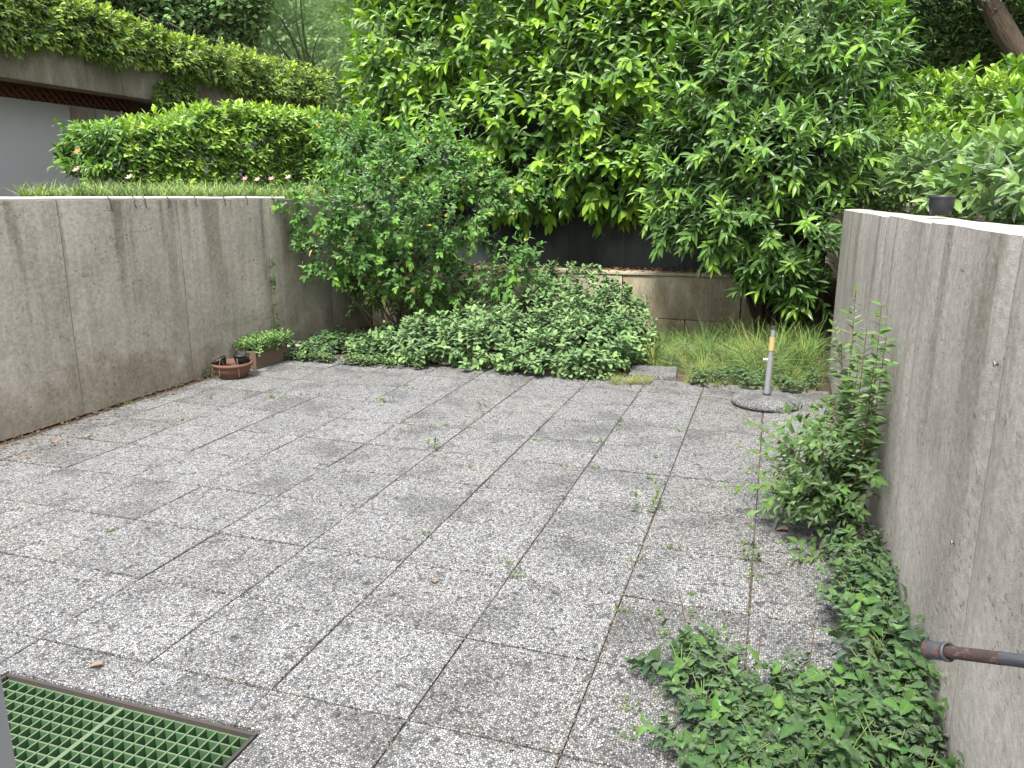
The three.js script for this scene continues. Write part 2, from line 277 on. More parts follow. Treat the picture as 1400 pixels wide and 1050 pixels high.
{
  const wall = thing('concrete_wall', 'long grey stained concrete wall with a white hose on top', 'wall', V(LX - 0.1, 0, -4.43));
  const zs = [2.83, 1.62, 0.41, -0.80, -2.01, -3.22, -4.43, -5.64, -6.85, -8.06, -9.0];
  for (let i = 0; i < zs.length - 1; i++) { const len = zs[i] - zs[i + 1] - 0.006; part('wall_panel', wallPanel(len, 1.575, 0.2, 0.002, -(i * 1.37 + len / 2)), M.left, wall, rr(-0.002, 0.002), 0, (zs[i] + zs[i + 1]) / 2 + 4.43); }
  const r = thing('concrete_wall', 'pinkish grey concrete wall with streaks and a worn rounded top', 'wall', V(RX + 0.11, 0, -2.19));
  const zr = [2.65, 1.44, 0.23, -0.98, -2.19, -3.40, -4.61, -5.82, -7.64];
  for (let i = 0; i < zr.length - 1; i++) { const len = zr[i] - zr[i + 1] - 0.007; part('wall_panel', wallPanel(len, 1.535 - 0.006 * i, 0.22, 0.006, -(i * 1.61 + len / 2)), M.right, r, rr(-0.002, 0.002), 0, (zr[i] + zr[i + 1]) / 2 + 2.19); }
  for (const [px, py] of [[1364, 498], [1305, 742]]) { const p = onX(px, py, RX); const b = part('bolt', new THREE.CylinderGeometry(0.004, 0.004, 0.012, 8).rotateZ(Math.PI / 2), M.pipeGrey, r, p.x - r.position.x - 0.004, p.y, p.z - r.position.z); part('washer', new THREE.CylinderGeometry(0.007, 0.007, 0.003, 10).rotateZ(Math.PI / 2), M.steel, b, -0.004, 0, 0); }
  // white hose along the top edge, held by wire clips
  const hose = thing('garden_hose', 'white hose clipped along the top edge of the concrete wall', 'hose', V(LX - 0.03, 1.575, -4.5));
  const pts = []; for (let z = 1.5; z > -7.5; z -= 0.35) pts.push(V(LX - 0.028 + rr(-0.008, 0.008), 1.588 + rr(-0.002, 0.003), z));
  part('tube', tube(pts.map(p => p.sub(hose.position)), 0.012, 8, 80), M.white, hose);
  for (const px of [150, 184, 198, 231, 268, 307, 338, 373]) { const p = onX(px, 276, LX); part('clip', tube([V(-0.045, 0.018, 0), V(-0.005, 0.034, 0), V(0.028, 0.012, rr(-0.004, 0.004)), V(0.034, -0.03, rr(-0.01, 0.01)), V(0.034, rr(-0.075, -0.05), rr(-0.015, 0.015))], 0.0035, 5), M.rust, hose, 0.0, 0.0, p.z - hose.position.z); }
}

// ---------------------------------------------------------------- rear retaining wall, dark panels behind
const BZ = -9.0;
{
  const w = thing('retaining_wall', 'low weathered concrete block retaining wall at the rear bed', 'wall', V(-2.1, 0, BZ - 0.1));
  let k = 0;
  for (const [y0, y1] of [[-0.03, 0.24], [0.245, 0.73]]) for (const [x0, x1] of y0 < 0 ? [[-4.85, -3.6], [-3.6, -2.1], [-2.1, -0.9], [-0.9, 0.3]] : [[-4.85, -3.2], [-3.2, -1.62], [-1.62, -0.3], [-0.3, 0.3]]) {
    const g = boxUV(boxGeo(x1 - x0 - 0.012, y1 - y0, 0.22, 0.008), 0.42, rr(0, 1), rr(0, 0.3)); part('block', g, M.backWall, w, (x0 + x1) / 2 + 2.1, y0, (k++ % 3) * 0.004);
  }
  for (const [x0, x1] of [[-4.85, -3.4], [-3.4, -1.95], [-1.95, -0.75], [-0.75, 0.3]]) part('coping', boxUV(boxGeo(x1 - x0 - 0.008, 0.035, 0.27, 0.006), 0.42, rr(0, 1), 0.4), M.backWall, w, (x0 + x1) / 2 + 2.1, 0.734, 0.0);
  const f = thing('panel_fence', 'dark green black fence panels half hidden under laurel branches', 'fence', V(-2, 0.7, BZ - 0.42));
  for (const [x0, x1] of [[-4.86, -3.35], [-3.35, -1.68], [-1.68, -0.02], [-0.02, 0.55]]) part('fence_panel', boxUV(boxGeo(x1 - x0 - 0.004, 1.75, 0.05, 0.004), 0.3, rr(0, 1), 0), M.panel, f, (x0 + x1) / 2 + 2, 0, rr(-0.006, 0.006));
}

// ---------------------------------------------------------------- neighbouring building with planted roof edge
const FX = -9.0;
{
  const b = thing('neighbour_building', 'grey rendered building with lattice vents under a concrete roof edge', 'building', V(FX - 1, 1.55, -9));
  const at = (px, py, x) => onX(px, py, x);
  const topW = at(40, 137, FX).y, zEnd = at(97, 200, FX).z, latTop = at(60, 112, FX).y;
  part('wall', boxGeo(0.3, topW - 1.55, 14 + zEnd + 6), M.grey, b, 0.85, 0, (zEnd + 14) / 2 - 6 + 9 - 4);
  part('corner_pillar', boxUV(boxGeo(0.34, topW - 1.55, 0.42)), M.left, b, 0.85, 0, zEnd - 0.26 + 9);
  part('rear_wall', boxUV(boxGeo(0.3, latTop - 1.55, 6.5)), M.fascia, b, 0.55, 0, zEnd - 3.9 + 9);
  const lat = part('vent_recess', boxUV(boxGeo(0.1, latTop - topW + 0.1, 9)), M.fascia, b, 0.42, topW - 1.55, zEnd - 0.4 + 9);
  const lz0 = at(182, 140, FX).z, lz1 = -4, step = 0.115, hh = latTop - topW + 0.06;
  for (const s of [-1, 1]) for (let z = lz0; z < lz1; z += step) { const g = new THREE.BoxGeometry(0.02, hh * 1.38, 0.03); const m = part('slat', g, M.lattice, lat, 0.54 + s * 0.011, hh / 2 - 0.02, z - (zEnd - 0.4)); m.rotation.x = s * 0.76; }
  const y0 = at(0, 105, FX + 0.6).y, y1 = at(0, 52, FX + 0.6).y;
  const far = at(400, 140, FX + 0.6).z;
  for (let z = far - 1.2, i = 0; z < -2; z += 2.6, i++) part('roof_edge', boxUV(boxGeo(0.25, y1 - y0, 2.59, 0.01), 0.35, i * 0.3, 0.1), M.fascia, b, 1.6 - 0.125, y0 - 1.55, z + 1.3 + 9);
  part('roof', boxGeo(3.0, 0.3, 16), M.fascia, b, -0.16, y0 - 1.55 + 0.05, -1);
}

// ---------------------------------------------------------------- leaves
function leafGeo(profile, segs = 4, fold = 0.22, curl = 0.18, wave = 0, saw = 0) {       // along +z, width along x, face to +y
  const pos = [], uv = [], idx = [];
  for (let i = 0; i <= segs; i++) { const t = i / segs, w = profile(t) / 2 * (1 + (i & 1 ? saw : -saw)), y = -curl * t * t + 0.06 * t, wv = wave * Math.sin(t * 19);
    pos.push(-w, y + fold * w + wv, t, 0, y, t, w, y + fold * w - wv, t); uv.push(0.5 - w, t, 0.5, t, 0.5 + w, t); if (true) { uv[uv.length - 6] = 0.02; uv[uv.length - 2] = 0.98; } }
  for (let i = 0; i < segs; i++) { const a = i * 3; idx.push(a, a + 3, a + 1, a + 1, a + 3, a + 4, a + 1, a + 4, a + 2, a + 2, a + 4, a + 5); }
  const g = new THREE.BufferGeometry(); g.setAttribute('position', new THREE.Float32BufferAttribute(pos, 3)); g.setAttribute('uv', new THREE.Float32BufferAttribute(uv, 2)); g.setIndex(idx); g.computeVertexNormals(); return g;
}
const oval = k => t => Math.pow(Math.sin(Math.PI * Math.pow(t, 0.85)), 0.75) * k + 0.01;
const lance = k => t => Math.pow(Math.sin(Math.PI * Math.pow(t, 0.8)), 0.95) * k + 0.008;
const ovate = k => t => Math.pow(Math.sin(Math.PI * Math.pow(t, 0.62)), 0.85) * k + 0.01;
const serrate = k => t => (Math.pow(Math.sin(Math.PI * Math.pow(t, 0.6)), 0.85)) * k * (1 + 0.10 * Math.sin(t * 60)) + 0.01;
const L = { broad: leafGeo(oval(0.40), 5, 0.25, 0.22), narrow: leafGeo(lance(0.27), 5, 0.3, 0.2), small: leafGeo(ovate(0.58), 4, 0.2, 0.2), sage: leafGeo(oval(0.46), 5, 0.3, 0.28, 0.008), weed: leafGeo(ovate(0.66), 11, 0.3, 0.38, 0.012, 0.13), slim: leafGeo(lance(0.42), 4, 0.25, 0.3), dock: leafGeo(oval(0.34), 14, 0.2, 0.45, 0.02), tiny: leafGeo(ovate(0.6), 2, 0.2, 0.15) };
function leafMat(gloss, through = 0.3, bump = 0, tex = true) {
  return new THREE.MeshPhysicalMaterial({ color: 0xffffff, roughness: 1, transmission: through, thickness: 0, clearcoat: gloss, clearcoatRoughness: 0.24, side: THREE.DoubleSide, ior: 1.4, ...(tex ? { map: leafTex } : {}), ...(bump ? { bumpMap: leafBump, bumpScale: bump } : {}) });
}
const LM = { laurel: leafMat(0.5, 0.38), soft: leafMat(0.12, 0.38), sage: leafMat(0.0, 0.25, 0.003), weed: leafMat(0.15, 0.3, 0.002), far: leafMat(0.0, 0.3, 0, false) };
const tintCache = new Map();
function tinted(base, c) {                                  // a few shared tints for the leaves that are parts of their own
  const q = c.map(v => Math.max(0.008, Math.round(v * 40) / 40 + (v < 0.0125 ? 0.01 : 0))), key = base.uuid + q.join();
  if (!tintCache.has(key)) { const m = base.clone(); m.color.setRGB(...q); tintCache.set(key, m); } return tintCache.get(key);
}
class Leaves {
  constructor(geo, mat) { this.geo = geo; this.mat = mat; this.list = []; }
  add(p, dir, nor, len, wid, color) {
    const z = dir.clone().normalize(), x = nor.clone().cross(z); if (x.lengthSq() < 1e-6) x.set(1, 0, 0).cross(z); x.normalize(); const y = z.clone().cross(x);
    const m = new THREE.Matrix4().makeBasis(x.multiplyScalar(len * wid), y.multiplyScalar(len), z.multiplyScalar(len)).setPosition(p);
    this.list.push({ m, c: color, p: p.clone(), len });
  }
  build(parent, singles = 0, name = 'foliage', single = 'leaf') {
    const base = parent ? parent.position : V(0, 0, 0); let rest = this.list;
    if (singles) {
      for (const l of rest) { const [px, py, dd] = toPixel(l.p); l.s = (px < 0 || py < 0 || px > 1400 || py > 1050 || dd < 0.2) ? 99 : dd / l.len; }
      const s = [...rest].sort((a, b) => a.s - b.s); const keep = new Set(s.slice(0, singles).filter(l => l.s < 99)); rest = rest.filter(l => !keep.has(l));
      for (const l of keep) { const o = shadowed(new THREE.Mesh(this.geo, tinted(this.mat, l.c))); o.name = single; l.m.decompose(o.position, o.quaternion, o.scale); o.position.sub(base); parent.add(o); }
    }
    if (!rest.length) return null;
    const im = shadowed(new THREE.InstancedMesh(this.geo, this.mat, rest.length)); im.name = name; const c = new THREE.Color(), mm = new THREE.Matrix4();
    rest.forEach((l, i) => { mm.copy(l.m); mm.elements[12] -= base.x; mm.elements[13] -= base.y; mm.elements[14] -= base.z; im.setMatrixAt(i, mm); im.setColorAt(i, c.setRGB(...l.c)); });
    im.userData.kind = 'stuff'; (parent ?? scene).add(im); return im;
  }
}
const mixC = (a, b, t, k = 1) => [mix(a[0], b[0], t) * k, mix(a[1], b[1], t) * k, mix(a[2], b[2], t) * k];
const rv = (k = 1) => V(rr(-k, k), rr(-k, k), rr(-k, k));
function sprig(lv, p0, dir, o) {                            // a shoot with leaves turning round it
  const d = dir.clone().normalize(), side = d.clone().cross(Math.abs(d.y) > 0.9 ? V(1, 0, 0) : UPV).normalize(), other = d.clone().cross(side);
  const n = Math.max(3, Math.round(o.n * rr(0.75, 1.25))), L0 = o.len * rr(0.75, 1.3), ph = rnd() * 6.28, fresh = rnd() < (o.freshShare ?? 0.4) ? rr(0.5, 1) : rr(0, 0.3), tone = rr(0.8, 1.2);
  for (let i = 0; i < n; i++) {
    const t = (i + 0.6) / n, a = ph + (o.opposite ? (i >> 1) * 1.57 + (i & 1) * Math.PI : i * 2.4), rad = side.clone().multiplyScalar(Math.cos(a)).addScaledVector(other, Math.sin(a));
    const open = mix(o.open0 ?? 1.25, o.open1 ?? 0.45, t), p = p0.clone().addScaledVector(d, L0 * t); p.y -= (o.sag ?? 0.06) * t * t * L0;
    const ld = d.clone().multiplyScalar(Math.cos(open)).addScaledVector(rad, Math.sin(open)).add(rv(0.16)); ld.y -= o.droop ?? 0.2;
    const nor = d.clone().addScaledVector(UPV, o.face ?? 0.8).add(rv(0.25));
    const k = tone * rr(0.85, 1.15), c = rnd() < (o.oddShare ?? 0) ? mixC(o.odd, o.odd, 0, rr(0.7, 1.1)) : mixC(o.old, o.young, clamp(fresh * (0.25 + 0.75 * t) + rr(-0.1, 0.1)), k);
    lv.add(p, ld, nor, o.leaf * rr(0.7, 1.15) * (t > 0.9 ? 0.75 : 1), o.wid ?? 1, c);
  }
}
function blobPx(px, py, z, rx, ry, rd, plane = 'z') { const p = plane === 'z' ? onZ(px, py, z) : onX(px, py, z), dd = toPixel(p)[2] / FOCAL; return { p, r: V(rx * dd, ry * dd, rd) }; }
const inside = (q, b, k) => { const e = q.clone().sub(b.p).divide(b.r); return e.lengthSq() < k * k; };
function crown(lv, blobs, density, o) {                     // shoots over lumpy blobs, a thinner layer of older leaves within
  blobs.forEach((b, bi) => {
    const area = 4.2 * Math.PI * Math.pow((Math.pow(b.r.x * b.r.y, 1.6) + Math.pow(b.r.x * b.r.z, 1.6) + Math.pow(b.r.y * b.r.z, 1.6)) / 3, 1 / 1.6), n = Math.round(area * density * (b.k ?? 1));
    for (let i = 0; i < n; i++) {
      const u = rr(-1, 1), a = rnd() * 6.283, s = Math.sqrt(1 - u * u), e = V(s * Math.cos(a), u, s * Math.sin(a)), depth = rnd();
      const lump = 1 + (o.lump ?? 0.16) * 2 * (fbm((e.x + 2 + bi) / 8, (e.y + e.z * 0.7 + 2) / 8, 17, 17, 50 + bi, 3) - 0.5);
      const rad = lump * (depth < 0.62 ? rr(0.9, 1.06) : rr(0.62, 0.92));
      const q = b.p.clone().add(e.clone().multiply(b.r).multiplyScalar(rad)); let hid = false;
      for (let j = 0; j < blobs.length; j++) if (j !== bi && inside(q, blobs[j], 0.80)) { hid = true; break; }
      if (hid) continue;
      if (o.floor !== undefined && q.y < o.floor) continue;
      if (o.where && !o.where(q)) continue;
      const nrm = e.clone().divide(b.r).normalize(); const facing = nrm.dot(CAM.clone().sub(q).normalize()); if (facing < -0.35 && rnd() < 0.7) continue;
      const dir = nrm.clone().multiplyScalar(o.out ?? 0.8).addScaledVector(UPV, o.rise ?? 0.35).add(rv(o.mess ?? 0.45));
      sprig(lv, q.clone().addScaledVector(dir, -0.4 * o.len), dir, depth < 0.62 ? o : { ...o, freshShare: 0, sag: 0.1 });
    }
  });
}
function branches(parent, base, blobs, r, mat, name = 'branch', n = 1, spread = 0.12, radial = 5, under = false) {
  const gs = [];
  blobs.forEach(b => { for (let i = 0; i < n; i++) { const s = V(rr(-spread, spread), 0, rr(-spread, spread)); if (under) s.add(V(b.p.x - base.x, 0, b.p.z - base.z)); const e = b.p.clone().sub(base).add(V(rr(-1, 1) * b.r.x * 0.5, rr(-0.3, 0.8) * b.r.y, rr(-1, 1) * b.r.z * 0.5)); const m = s.clone().lerp(e, 0.5).add(V(rr(-0.1, 0.1), rr(0.0, 0.2), rr(-0.1, 0.1)).multiplyScalar(e.length() * 0.5)); part(name, taperTube([s, m, e], r * rr(0.7, 1.2), r * 0.25, radial, 7), mat, parent); } });
}
const C = { laurelOld: [0.09, 0.245, 0.010], laurelYoung: [0.38, 0.65, 0.018], bayOld: [0.06, 0.18, 0.012], bayYoung: [0.31, 0.58, 0.035], hedgeYoung: [0.42, 0.67, 0.03], roseOld: [0.075, 0.215, 0.025], roseYoung: [0.21, 0.45, 0.045], yellow: [0.60, 0.48, 0.06], sageOld: [0.14, 0.275, 0.08], sageYoung: [0.29, 0.46, 0.155], weedOld: [0.036, 0.105, 0.017], weedYoung: [0.10, 0.235, 0.028], photOld: [0.10, 0.22, 0.035], photYoung: [0.27, 0.48, 0.075], ivyOld: [0.09, 0.20, 0.02], ivyYoung: [0.46, 0.66, 0.06] };

// ---------------------------------------------------------------- big shrubs at the rear
seed = 870;
{
  const B = (px, py, rx, ry, rd, z = -9.5) => blobPx(px, py, z, rx, ry, rd);
  const base = V(-3.0, 0.72, -9.95);
  const t = thing('laurel_shrub', 'big broad leaved laurel shrub overhanging the dark fence panels', 'shrub', base);
  const bl = [B(590, 90, 100, 110, 0.9, -9.9), B(700, 40, 120, 120, 1.0, -9.8), B(640, 190, 100, 70, 0.8), B(750, 170, 110, 90, 0.9, -9.4), B(850, 110, 110, 120, 1.0), B(840, 225, 75, 55, 0.7, -9.3), B(720, 245, 60, 35, 0.5, -9.1), B(620, -40, 120, 90, 1.0, -10), B(800, -40, 140, 90, 1.1, -9.8), B(900, 210, 60, 70, 0.6, -9.2), B(920, 60, 60, 90, 0.8, -9.7)];
  const lv = new Leaves(L.broad, LM.laurel);
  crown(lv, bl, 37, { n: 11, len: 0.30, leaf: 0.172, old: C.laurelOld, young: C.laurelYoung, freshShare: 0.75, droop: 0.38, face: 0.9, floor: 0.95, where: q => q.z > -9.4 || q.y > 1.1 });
  lv.build(t, 300); branches(t, base, bl, 0.03, M.bark);
  const base2 = V(0.1, 0.0, -8.75);
  const t2 = thing('bay_shrub', 'tall narrow leaved shrub drooping beside the end of the concrete wall', 'shrub', base2);
  const D = (px, py, rx, ry, rd, z = -8.6) => blobPx(px, py, z, rx, ry, rd);
  const bl2 = [D(1000, 130, 80, 90, 0.7), D(1085, 50, 100, 110, 0.8, -8.9), D(960, 215, 65, 55, 0.55, -8.4), D(1050, 215, 95, 65, 0.65, -8.4), D(1000, 300, 85, 40, 0.5, -8.2), D(1085, 318, 55, 42, 0.45, -8.2), D(1135, 190, 60, 70, 0.6, -8.6), D(1165, 90, 60, 80, 0.7, -9), D(1010, 30, 60, 80, 0.7, -9), D(1070, -60, 110, 80, 0.8, -9), D(930, 290, 40, 25, 0.35, -8.3), D(1075, 368, 30, 18, 0.25, -8.2), D(1100, 395, 30, 22, 0.25, -8.3), D(1035, 372, 40, 16, 0.25, -8.3)];
  const lv2 = new Leaves(L.narrow, LM.laurel);
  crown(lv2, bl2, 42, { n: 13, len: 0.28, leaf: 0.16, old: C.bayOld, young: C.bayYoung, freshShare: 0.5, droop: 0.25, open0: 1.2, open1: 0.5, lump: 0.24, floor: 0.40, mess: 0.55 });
  lv2.build(t2, 300); branches(t2, base2, bl2, 0.035, M.bark, 'branch', 1, 0.2);
}
// ---------------------------------------------------------------- hedge and shrub behind the pinkish wall
{
  const X = (px, py, rx, ry, rd, x) => blobPx(px, py, x, rx, ry, rd, 'x');
  const base = V(2.0, 1.4, -6);
  const t = thing('laurel_hedge', 'pale topped laurel hedge behind the pinkish concrete wall', 'hedge', base);
  const bl = [X(1160, 235, 50, 55, 0.6, 1.5), X(1195, 165, 50, 60, 0.6, 1.7), X(1260, 165, 60, 62, 0.6, 1.9), X(1330, 165, 60, 60, 0.55, 2.0), X(1400, 165, 60, 66, 0.5, 2.0), X(1470, 175, 60, 70, 0.5, 2.0), X(1300, 220, 80, 55, 0.5, 1.8), X(1400, 230, 80, 55, 0.5, 1.8)];
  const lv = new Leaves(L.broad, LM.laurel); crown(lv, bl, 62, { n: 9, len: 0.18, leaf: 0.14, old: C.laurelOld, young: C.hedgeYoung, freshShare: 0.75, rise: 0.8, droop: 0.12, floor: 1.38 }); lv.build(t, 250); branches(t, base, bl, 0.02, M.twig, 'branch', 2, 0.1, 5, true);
  const base2 = V(1.15, 1.4, -5);
  const t2 = thing('photinia_shrub', 'dusty grey green shrub just above the pinkish wall top', 'shrub', base2);
  const bl2 = [X(1175, 245, 38, 45, 0.45, 1.1), X(1225, 240, 45, 48, 0.42, 1.12), X(1285, 240, 55, 48, 0.35, 1.15), X(1350, 245, 60, 50, 0.33, 1.18), X(1420, 250, 70, 55, 0.33, 1.2)];
  const lv2 = new Leaves(L.broad, LM.laurel); crown(lv2, bl2, 85, { n: 9, len: 0.17, leaf: 0.11, old: C.photOld, young: C.photYoung, freshShare: 0.5, rise: 0.7, droop: 0.1, floor: 1.40, where: q => q.x > 0.82 || q.z < -7.8 || q.y > 1.62 }); lv2.build(t2, 250); branches(t2, base2, bl2, 0.012, M.redStem, 'branch', 3, 0.1, 5, true);
}
// ---------------------------------------------------------------- hedge, grass and lilies behind the long wall
{
  const base = V(-6.6, 1.55, -8.6);
  const t = thing('laurel_hedge', 'clipped bright green laurel hedge above the lily strip', 'hedge', base);
  const lv = new Leaves(L.broad, LM.laurel);
  const a = V(-7.15, 1.55, -7.25), b = V(-5.7, 1.55, -11.2), ax = b.clone().sub(a), len = ax.length(); ax.normalize(); const front = V(-ax.z, 0, ax.x).multiplyScalar(-1); if (front.dot(CAM.clone().sub(base)) < 0) front.negate();
  const o = { n: 8, len: 0.16, leaf: 0.105, old: [0.10, 0.27, 0.015], young: C.hedgeYoung, freshShare: 0.55, droop: 0.2, face: 0.9 };
  for (let i = 0; i < 1500; i++) { // front
    const s = rnd(), y = rnd(), hgt = mix(0.72, 1.04, sstep(0, 0.35, s)); const q = a.clone().addScaledVector(ax, s * len).addScaledVector(front, 0.35 + 0.1 * (fbm(s * 0.9, y * 0.2, 24, 24, 3, 3) - 0.5) * 4 - (rnd() < 0.35 ? rr(0.1, 0.3) : 0)); q.y += 0.15 + y * (hgt - 0.15);
    sprig(lv, q, front.clone().addScaledVector(UPV, 0.55).add(rv(0.45)), { ...o, freshShare: y > 0.6 ? 0.9 : 0.7 });
  }
  for (let i = 0; i < 700; i++) { const s = rnd(), hgt = mix(0.72, 1.04, sstep(0, 0.35, s)); const q = a.clone().addScaledVector(ax, s * len).addScaledVector(front, rr(-0.45, 0.42)); q.y += hgt - 0.1 + rr(-0.08, 0.1); sprig(lv, q, V(0, 1, 0).add(rv(0.5)).addScaledVector(front, 0.2), { ...o, freshShare: 0.95, open1: 0.35 }); }
  for (let i = 0; i < 220; i++) { const q = a.clone().addScaledVector(ax, rr(-0.25, 0.1)).addScaledVector(front, rr(-0.4, 0.4)); q.y += rr(0.25, 0.75); sprig(lv, q, ax.clone().negate().addScaledVector(UPV, 0.3).add(rv(0.5)), { ...o, freshShare: 0.1 }); }
  lv.build(t, 300); for (let i = 0; i < 9; i++) { const p = a.clone().addScaledVector(ax, (i + 0.5) / 9 * len).sub(base); part('stem', taperTube([p, p.clone().add(V(rr(-0.1, 0.1), 0.5, rr(-0.1, 0.1))), p.clone().add(V(rr(-0.2, 0.2), 1.0, rr(-0.2, 0.2)))], 0.025, 0.01), M.bark, t); }
}
function bladeTuft(n, len, spread, wid) {
  const gs = [];
  for (let i = 0; i < n; i++) { const a = rnd() * 6.283, l = len * rr(0.6, 1.1), out = spread * rr(0.3, 1.2), w = wid * rr(0.7, 1.2), dx = Math.cos(a), dz = Math.sin(a), ox = rr(-0.03, 0.03), oz = rr(-0.03, 0.03), pos = [], idx = [];
    for (let k = 0; k <= 4; k++) { const s = k / 4, r = out * l * s * s, y = l * (s - 0.35 * out * s * s), ww = w * (1 - s * s) + 0.0004; pos.push(ox + dx * r - dz * ww, y, oz + dz * r + dx * ww, ox + dx * r + dz * ww, y, oz + dz * r - dx * ww); }
    for (let k = 0; k < 4; k++) { const b = k * 2; idx.push(b, b + 1, b + 2, b + 1, b + 3, b + 2); }
    const g = new THREE.BufferGeometry(); g.setAttribute('position', new THREE.Float32BufferAttribute(pos, 3)); g.setIndex(idx); g.computeVertexNormals(); gs.push(g); }
  return mergeGeometries(gs);
}
function scatter(name, label, category, geo, mat, places, kind = 'stuff') {
  const im = shadowed(new THREE.InstancedMesh(geo, mat, places.length)); im.name = numbered(name); const m = new THREE.Matrix4(), q = new THREE.Quaternion(), c = new THREE.Color();
  places.forEach((p, i) => { q.setFromEuler(new THREE.Euler(p.tx ?? 0, p.a ?? rnd() * 6.283, p.tz ?? 0)); m.compose(p.p, q, V(p.s, p.sy ?? p.s, p.s)); im.setMatrixAt(i, m); im.setColorAt(i, c.setRGB(...p.c)); });
  im.userData = { label, category, kind }; scene.add(im); return im;
}
const grassMat = new THREE.MeshPhysicalMaterial({ color: 0xffffff, roughness: 1, transmission: 0.3, thickness: 0, side: THREE.DoubleSide });
{
  const pl = []; for (let i = 0; i < 900; i++) { const z = rr(-10.5, -5.6), x = rr(-6.7, -4.98); if (x < -6.9 + (-5.6 - z) * 0.33 + 0.2) continue; pl.push({ p: V(x, 1.54, z), s: rr(0.5, 0.95), c: mixC([0.07, 0.15, 0.025], [0.24, 0.34, 0.06], rnd()) }); }
  scatter('lily_grass', 'strip of arching grassy lily leaves on top of the long wall', 'grass', bladeTuft(14, 0.30, 1.0, 0.006), grassMat, pl);
  const petals = (n, l) => { const gs = []; for (let i = 0; i < n; i++) { const g = leafGeo(oval(0.36), 4, 0.2, 0.5); g.rotateX(-1.0).rotateY(i / n * 6.283).scale(l, l, l); gs.push(g); } return mergeGeometries(gs); };
  for (const [px, py, mat, word] of [[106, 234, M.pink, 'pink'], [178, 244, M.palePink, 'pale'], [108, 209, M.orangeBloom, 'orange red'], [298, 247, M.palePink, 'pale'], [336, 246, M.pink, 'pink'], [353, 247, M.palePink, 'pale'], [372, 246, M.pink, 'pink'], [395, 244, M.palePink, 'pale']]) {
    const p = onZ(px, py, px < 120 ? -6.35 : px < 200 ? -6.7 : -8.2), g0 = V(p.x, 1.55, p.z), f = thing('lily_flower', { pink: 'pink lily bloom on a green stalk at the hedge foot', pale: 'pale cream pink lily bloom on a stalk at the hedge foot', 'orange red': 'orange red bloom against the grey building corner by the hedge end' }[word], 'flower', g0, word === 'orange red' ? undefined : word + ' lilies below the hedge');
    const h = p.y - 1.55; part('bloom', petals(6, 0.047), mat, f, 0, h, 0).rotation.x = 0.7; part('stalk', taperTube([V(0, 0, 0), V(0.01, h / 2, 0.0), V(0, h, 0)], 0.005, 0.003), M.greenStem, f);
  }
}
// creeper on the roof edge
{
  const base = V(FX + 0.4, 3.9, -9), t = thing('roof_creeper', 'creeper trailing over the concrete roof edge of the grey building', 'creeper', base); const lv = new Leaves(L.small, LM.soft);
  const o = { n: 9, len: 0.22, leaf: 0.085, old: C.ivyOld, young: C.ivyYoung, freshShare: 0.55, droop: 0.15, face: 0.9, oddShare: 0.01, odd: C.yellow };
  const top = px => px < 70 ? mix(-12, 5, px / 70) : px < 240 ? mix(5, 62, (px - 70) / 170) : mix(62, 108, (px - 240) / 200);
  const bot = px => px < 100 ? mix(48, 60, px / 100) : px < 200 ? mix(60, 78, (px - 100) / 100) : px < 340 ? mix(80, 121, (px - 200) / 140) : mix(124, 146, (px - 340) / 110);
  for (let i = 0; i < 2600; i++) { const px = rr(-40, 445), k = rnd(), py = mix(top(px), bot(px), k * (0.85 + 0.3 * fbm(px / 500, 0.5, 24, 3, 8, 3))), p = onX(px, py, FX + 0.62 + 0.5 * (fbm(px / 480, py / 160, 26, 8, 5, 3) - 0.35)); if (k < 0.35 && rnd() < 0.5) p.x -= rr(0, 0.5); sprig(lv, p, V(0.6, k < 0.3 ? 0.8 : -0.1, 0.1).add(rv(0.6)), { ...o, freshShare: k < 0.4 ? 0.85 : 0.35 }); }
  for (let i = 0; i < 130; i++) { const px = rr(212, 258), py = rr(108, 148), p = onX(px, py, FX + 0.66); sprig(lv, p, V(0.5, -0.6, 0).add(rv(0.5)), { ...o, freshShare: 0.1 }); }
  lv.build(t, 0); for (let i = 0; i < 16; i++) { const z = -5.5 - i * 0.55, p = V(0.22, 0.1, z + 9); part('stem', taperTube([p, p.clone().add(V(0.08, -0.1, rr(-0.2, 0.2))), p.clone().add(V(0.06, -0.35, rr(-0.3, 0.3)))], 0.012, 0.005), M.twig, t); }
}
